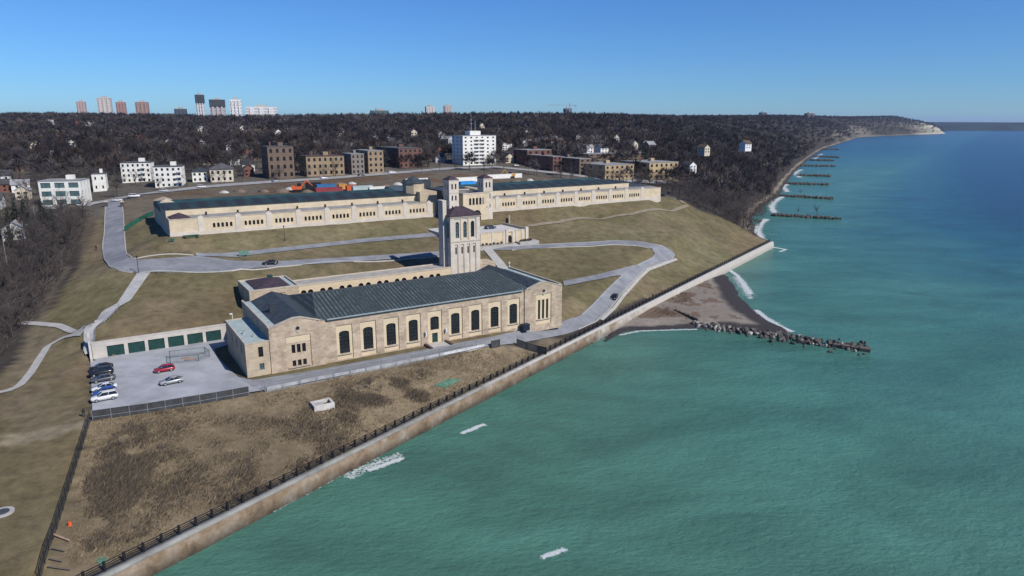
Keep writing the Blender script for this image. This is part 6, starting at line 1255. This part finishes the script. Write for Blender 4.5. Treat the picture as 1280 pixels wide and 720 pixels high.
F2 = gp((88, 668), (108, 600), (140, 545), (180, 530), (190, 590), (160, 650), (110, 690)); F3 = gp((418, 490), (470, 470), (530, 480), (540, 500), (470, 520), (420, 510)); F4 = gp((113, 522), (330, 492), (610, 437), (690, 437), (660, 453), (520, 525), (300, 630), (140, 708), (80, 700))
tufts('dry_scrub', [(F1, 7500), (F2, 4800), (F3, 2600)], 0, .3, .95, .06, [(.11, .085, .066), (.15, .115, .082), (.075, .06, .055), (.20, .155, .105), (.07, .07, .048)], 3, label='brown dead scrub and weeds covering the lower field', cat='scrub', thr=.475)
tufts('dry_grass', [(F4, 14000)], 0, .1, .32, .07, [(.23, .18, .115), (.19, .145, .092), (.14, .115, .07)], 4, label='tawny dry grass of the lower field', cat='grass', thr=.25)
BK = gp((835, 250), (850, 248), (872, 256), (912, 276), (944, 296), (958, 262), (975, 243), (940, 240), (880, 235)); LW = DEC[0][0]
tufts('undergrowth', [(BK, 5000), (LW, 7000)], 0, .4, 1.6, .05, [(.07, .055, .048), (.10, .08, .065), (.05, .042, .04), (.13, .12, .11)], 6, label='tangled undergrowth below the bare trees', cat='undergrowth', thr=.3)
tufts('beach_scrub', [([P(*q, 1)[:2] for q in ((815, 398), (850, 372), (890, 352), (900, 360), (880, 385), (850, 397))], 900)], 0, .2, .7, .04, [(.12, .07, .045), (.09, .065, .05)], 9, label='reddish scrub on the upper beach by the wall', cat='scrub', thr=.45)
random.seed(8); SH = []
def shrub(seed, m_):
    random.seed(seed); V = []; F = []
    for _ in range(160):
        d = Vector((random.gauss(0, 1), random.gauss(0, 1), abs(random.gauss(0, 1)))).normalized(); sliver(V, F, d*random.uniform(.1, .4)+Vector((0, 0, .1)), (d+Vector((random.gauss(0, .4), random.gauss(0, .4), .2))).normalized(), random.uniform(.25, .5), .035)
    mb = MB(); mb.v = V; mb.f = F; return mb.build('shrub', m_)
sh0 = shrub(1, mat('dark_shrub', (.035, .022, .02), .9, .4, 3)); first = True
for x in list(np.arange(-4.5, 14, 1.55))+list(np.arange(20.2, 24.6, 1.1)):
    o = sh0 if first else sh0.copy()
    if not first: COL.objects.link(o)
    first = False; q = W(90+x, 67-1.4-(.9 if x > 19 else .0)); o.location = (q[0], q[1], 16.2+(.6 if x < 19 else .92)); o.scale = (1.1, 1.1, random.uniform(1.2, 1.7)); o.rotation_euler[2] = random.uniform(0, 6); tag(o, 'small dark shrub in the planter along the terrace wall', 'shrub', 'shrubs of the terrace planter')
for i, (px, py, lb) in enumerate(((858, 402, 'reddish leafless bush on the beach by the timber piling'), (905, 407, 'rusty leafless bush among the groyne boulders'), (997, 268, 'thin leafless sapling on the nearest far groyne'), (1022, 268, 'leaning leafless sapling toward the end of the nearest far groyne'), (1000, 244, 'leafless bush on the second far groyne'))):
    p = P(px, py, .8 if i < 2 else .4); r = copy_tree(BARE[i % 7]); r.name = 'bare_bush'; s = (.22, .16, .62, .8, .6)[i]; r.location = tuple(p); r.scale = (s,)*3; r.rotation_euler = (0, .35 if i == 3 else 0, i*1.1); tag(r, lb, 'bush')
    if 'group' in r.keys(): del r['group']
for i, (px, py, s) in enumerate(((448, 492, .28), (462, 486, .3), (476, 490, .26), (432, 500, .24), (150, 560, .25), (165, 545, .22), (140, 590, .22))):
    p = G(px, py); r = copy_tree(BARE[(i+2) % 7]); r.name = 'bare_bush'; r.location = tuple(p); r.scale = (s*1.3, s*1.3, s); r.rotation_euler = (0, 0, i*.9); lf = i >= 4
    tag(r, 'low leafless bush at the dark left end of the scrub field' if lf else 'low leafless bush in the thicket right of the concrete chamber', 'bush', 'bushes of the left scrub' if lf else 'bushes of the right thicket')
# ------------------------------------------------------------------ air between here and the far shore
hm = bpy.data.materials.new('haze_air'); hm.use_nodes = True; ht = hm.node_tree; ht.nodes.clear(); ho = ht.nodes.new('ShaderNodeOutputMaterial'); hv = ht.nodes.new('ShaderNodeVolumePrincipled')
hv.inputs['Color'].default_value = (.55, .72, 1, 1); hv.inputs['Density'].default_value = 0.00004; hv.inputs['Anisotropy'].default_value = .2; ht.links.new(hv.outputs[0], ho.inputs['Volume'])
m = MB(); m.box(-10000, 27000, -7000, 27000, -6.2, 175); tag(m.build('haze', hm), kind='stuff')
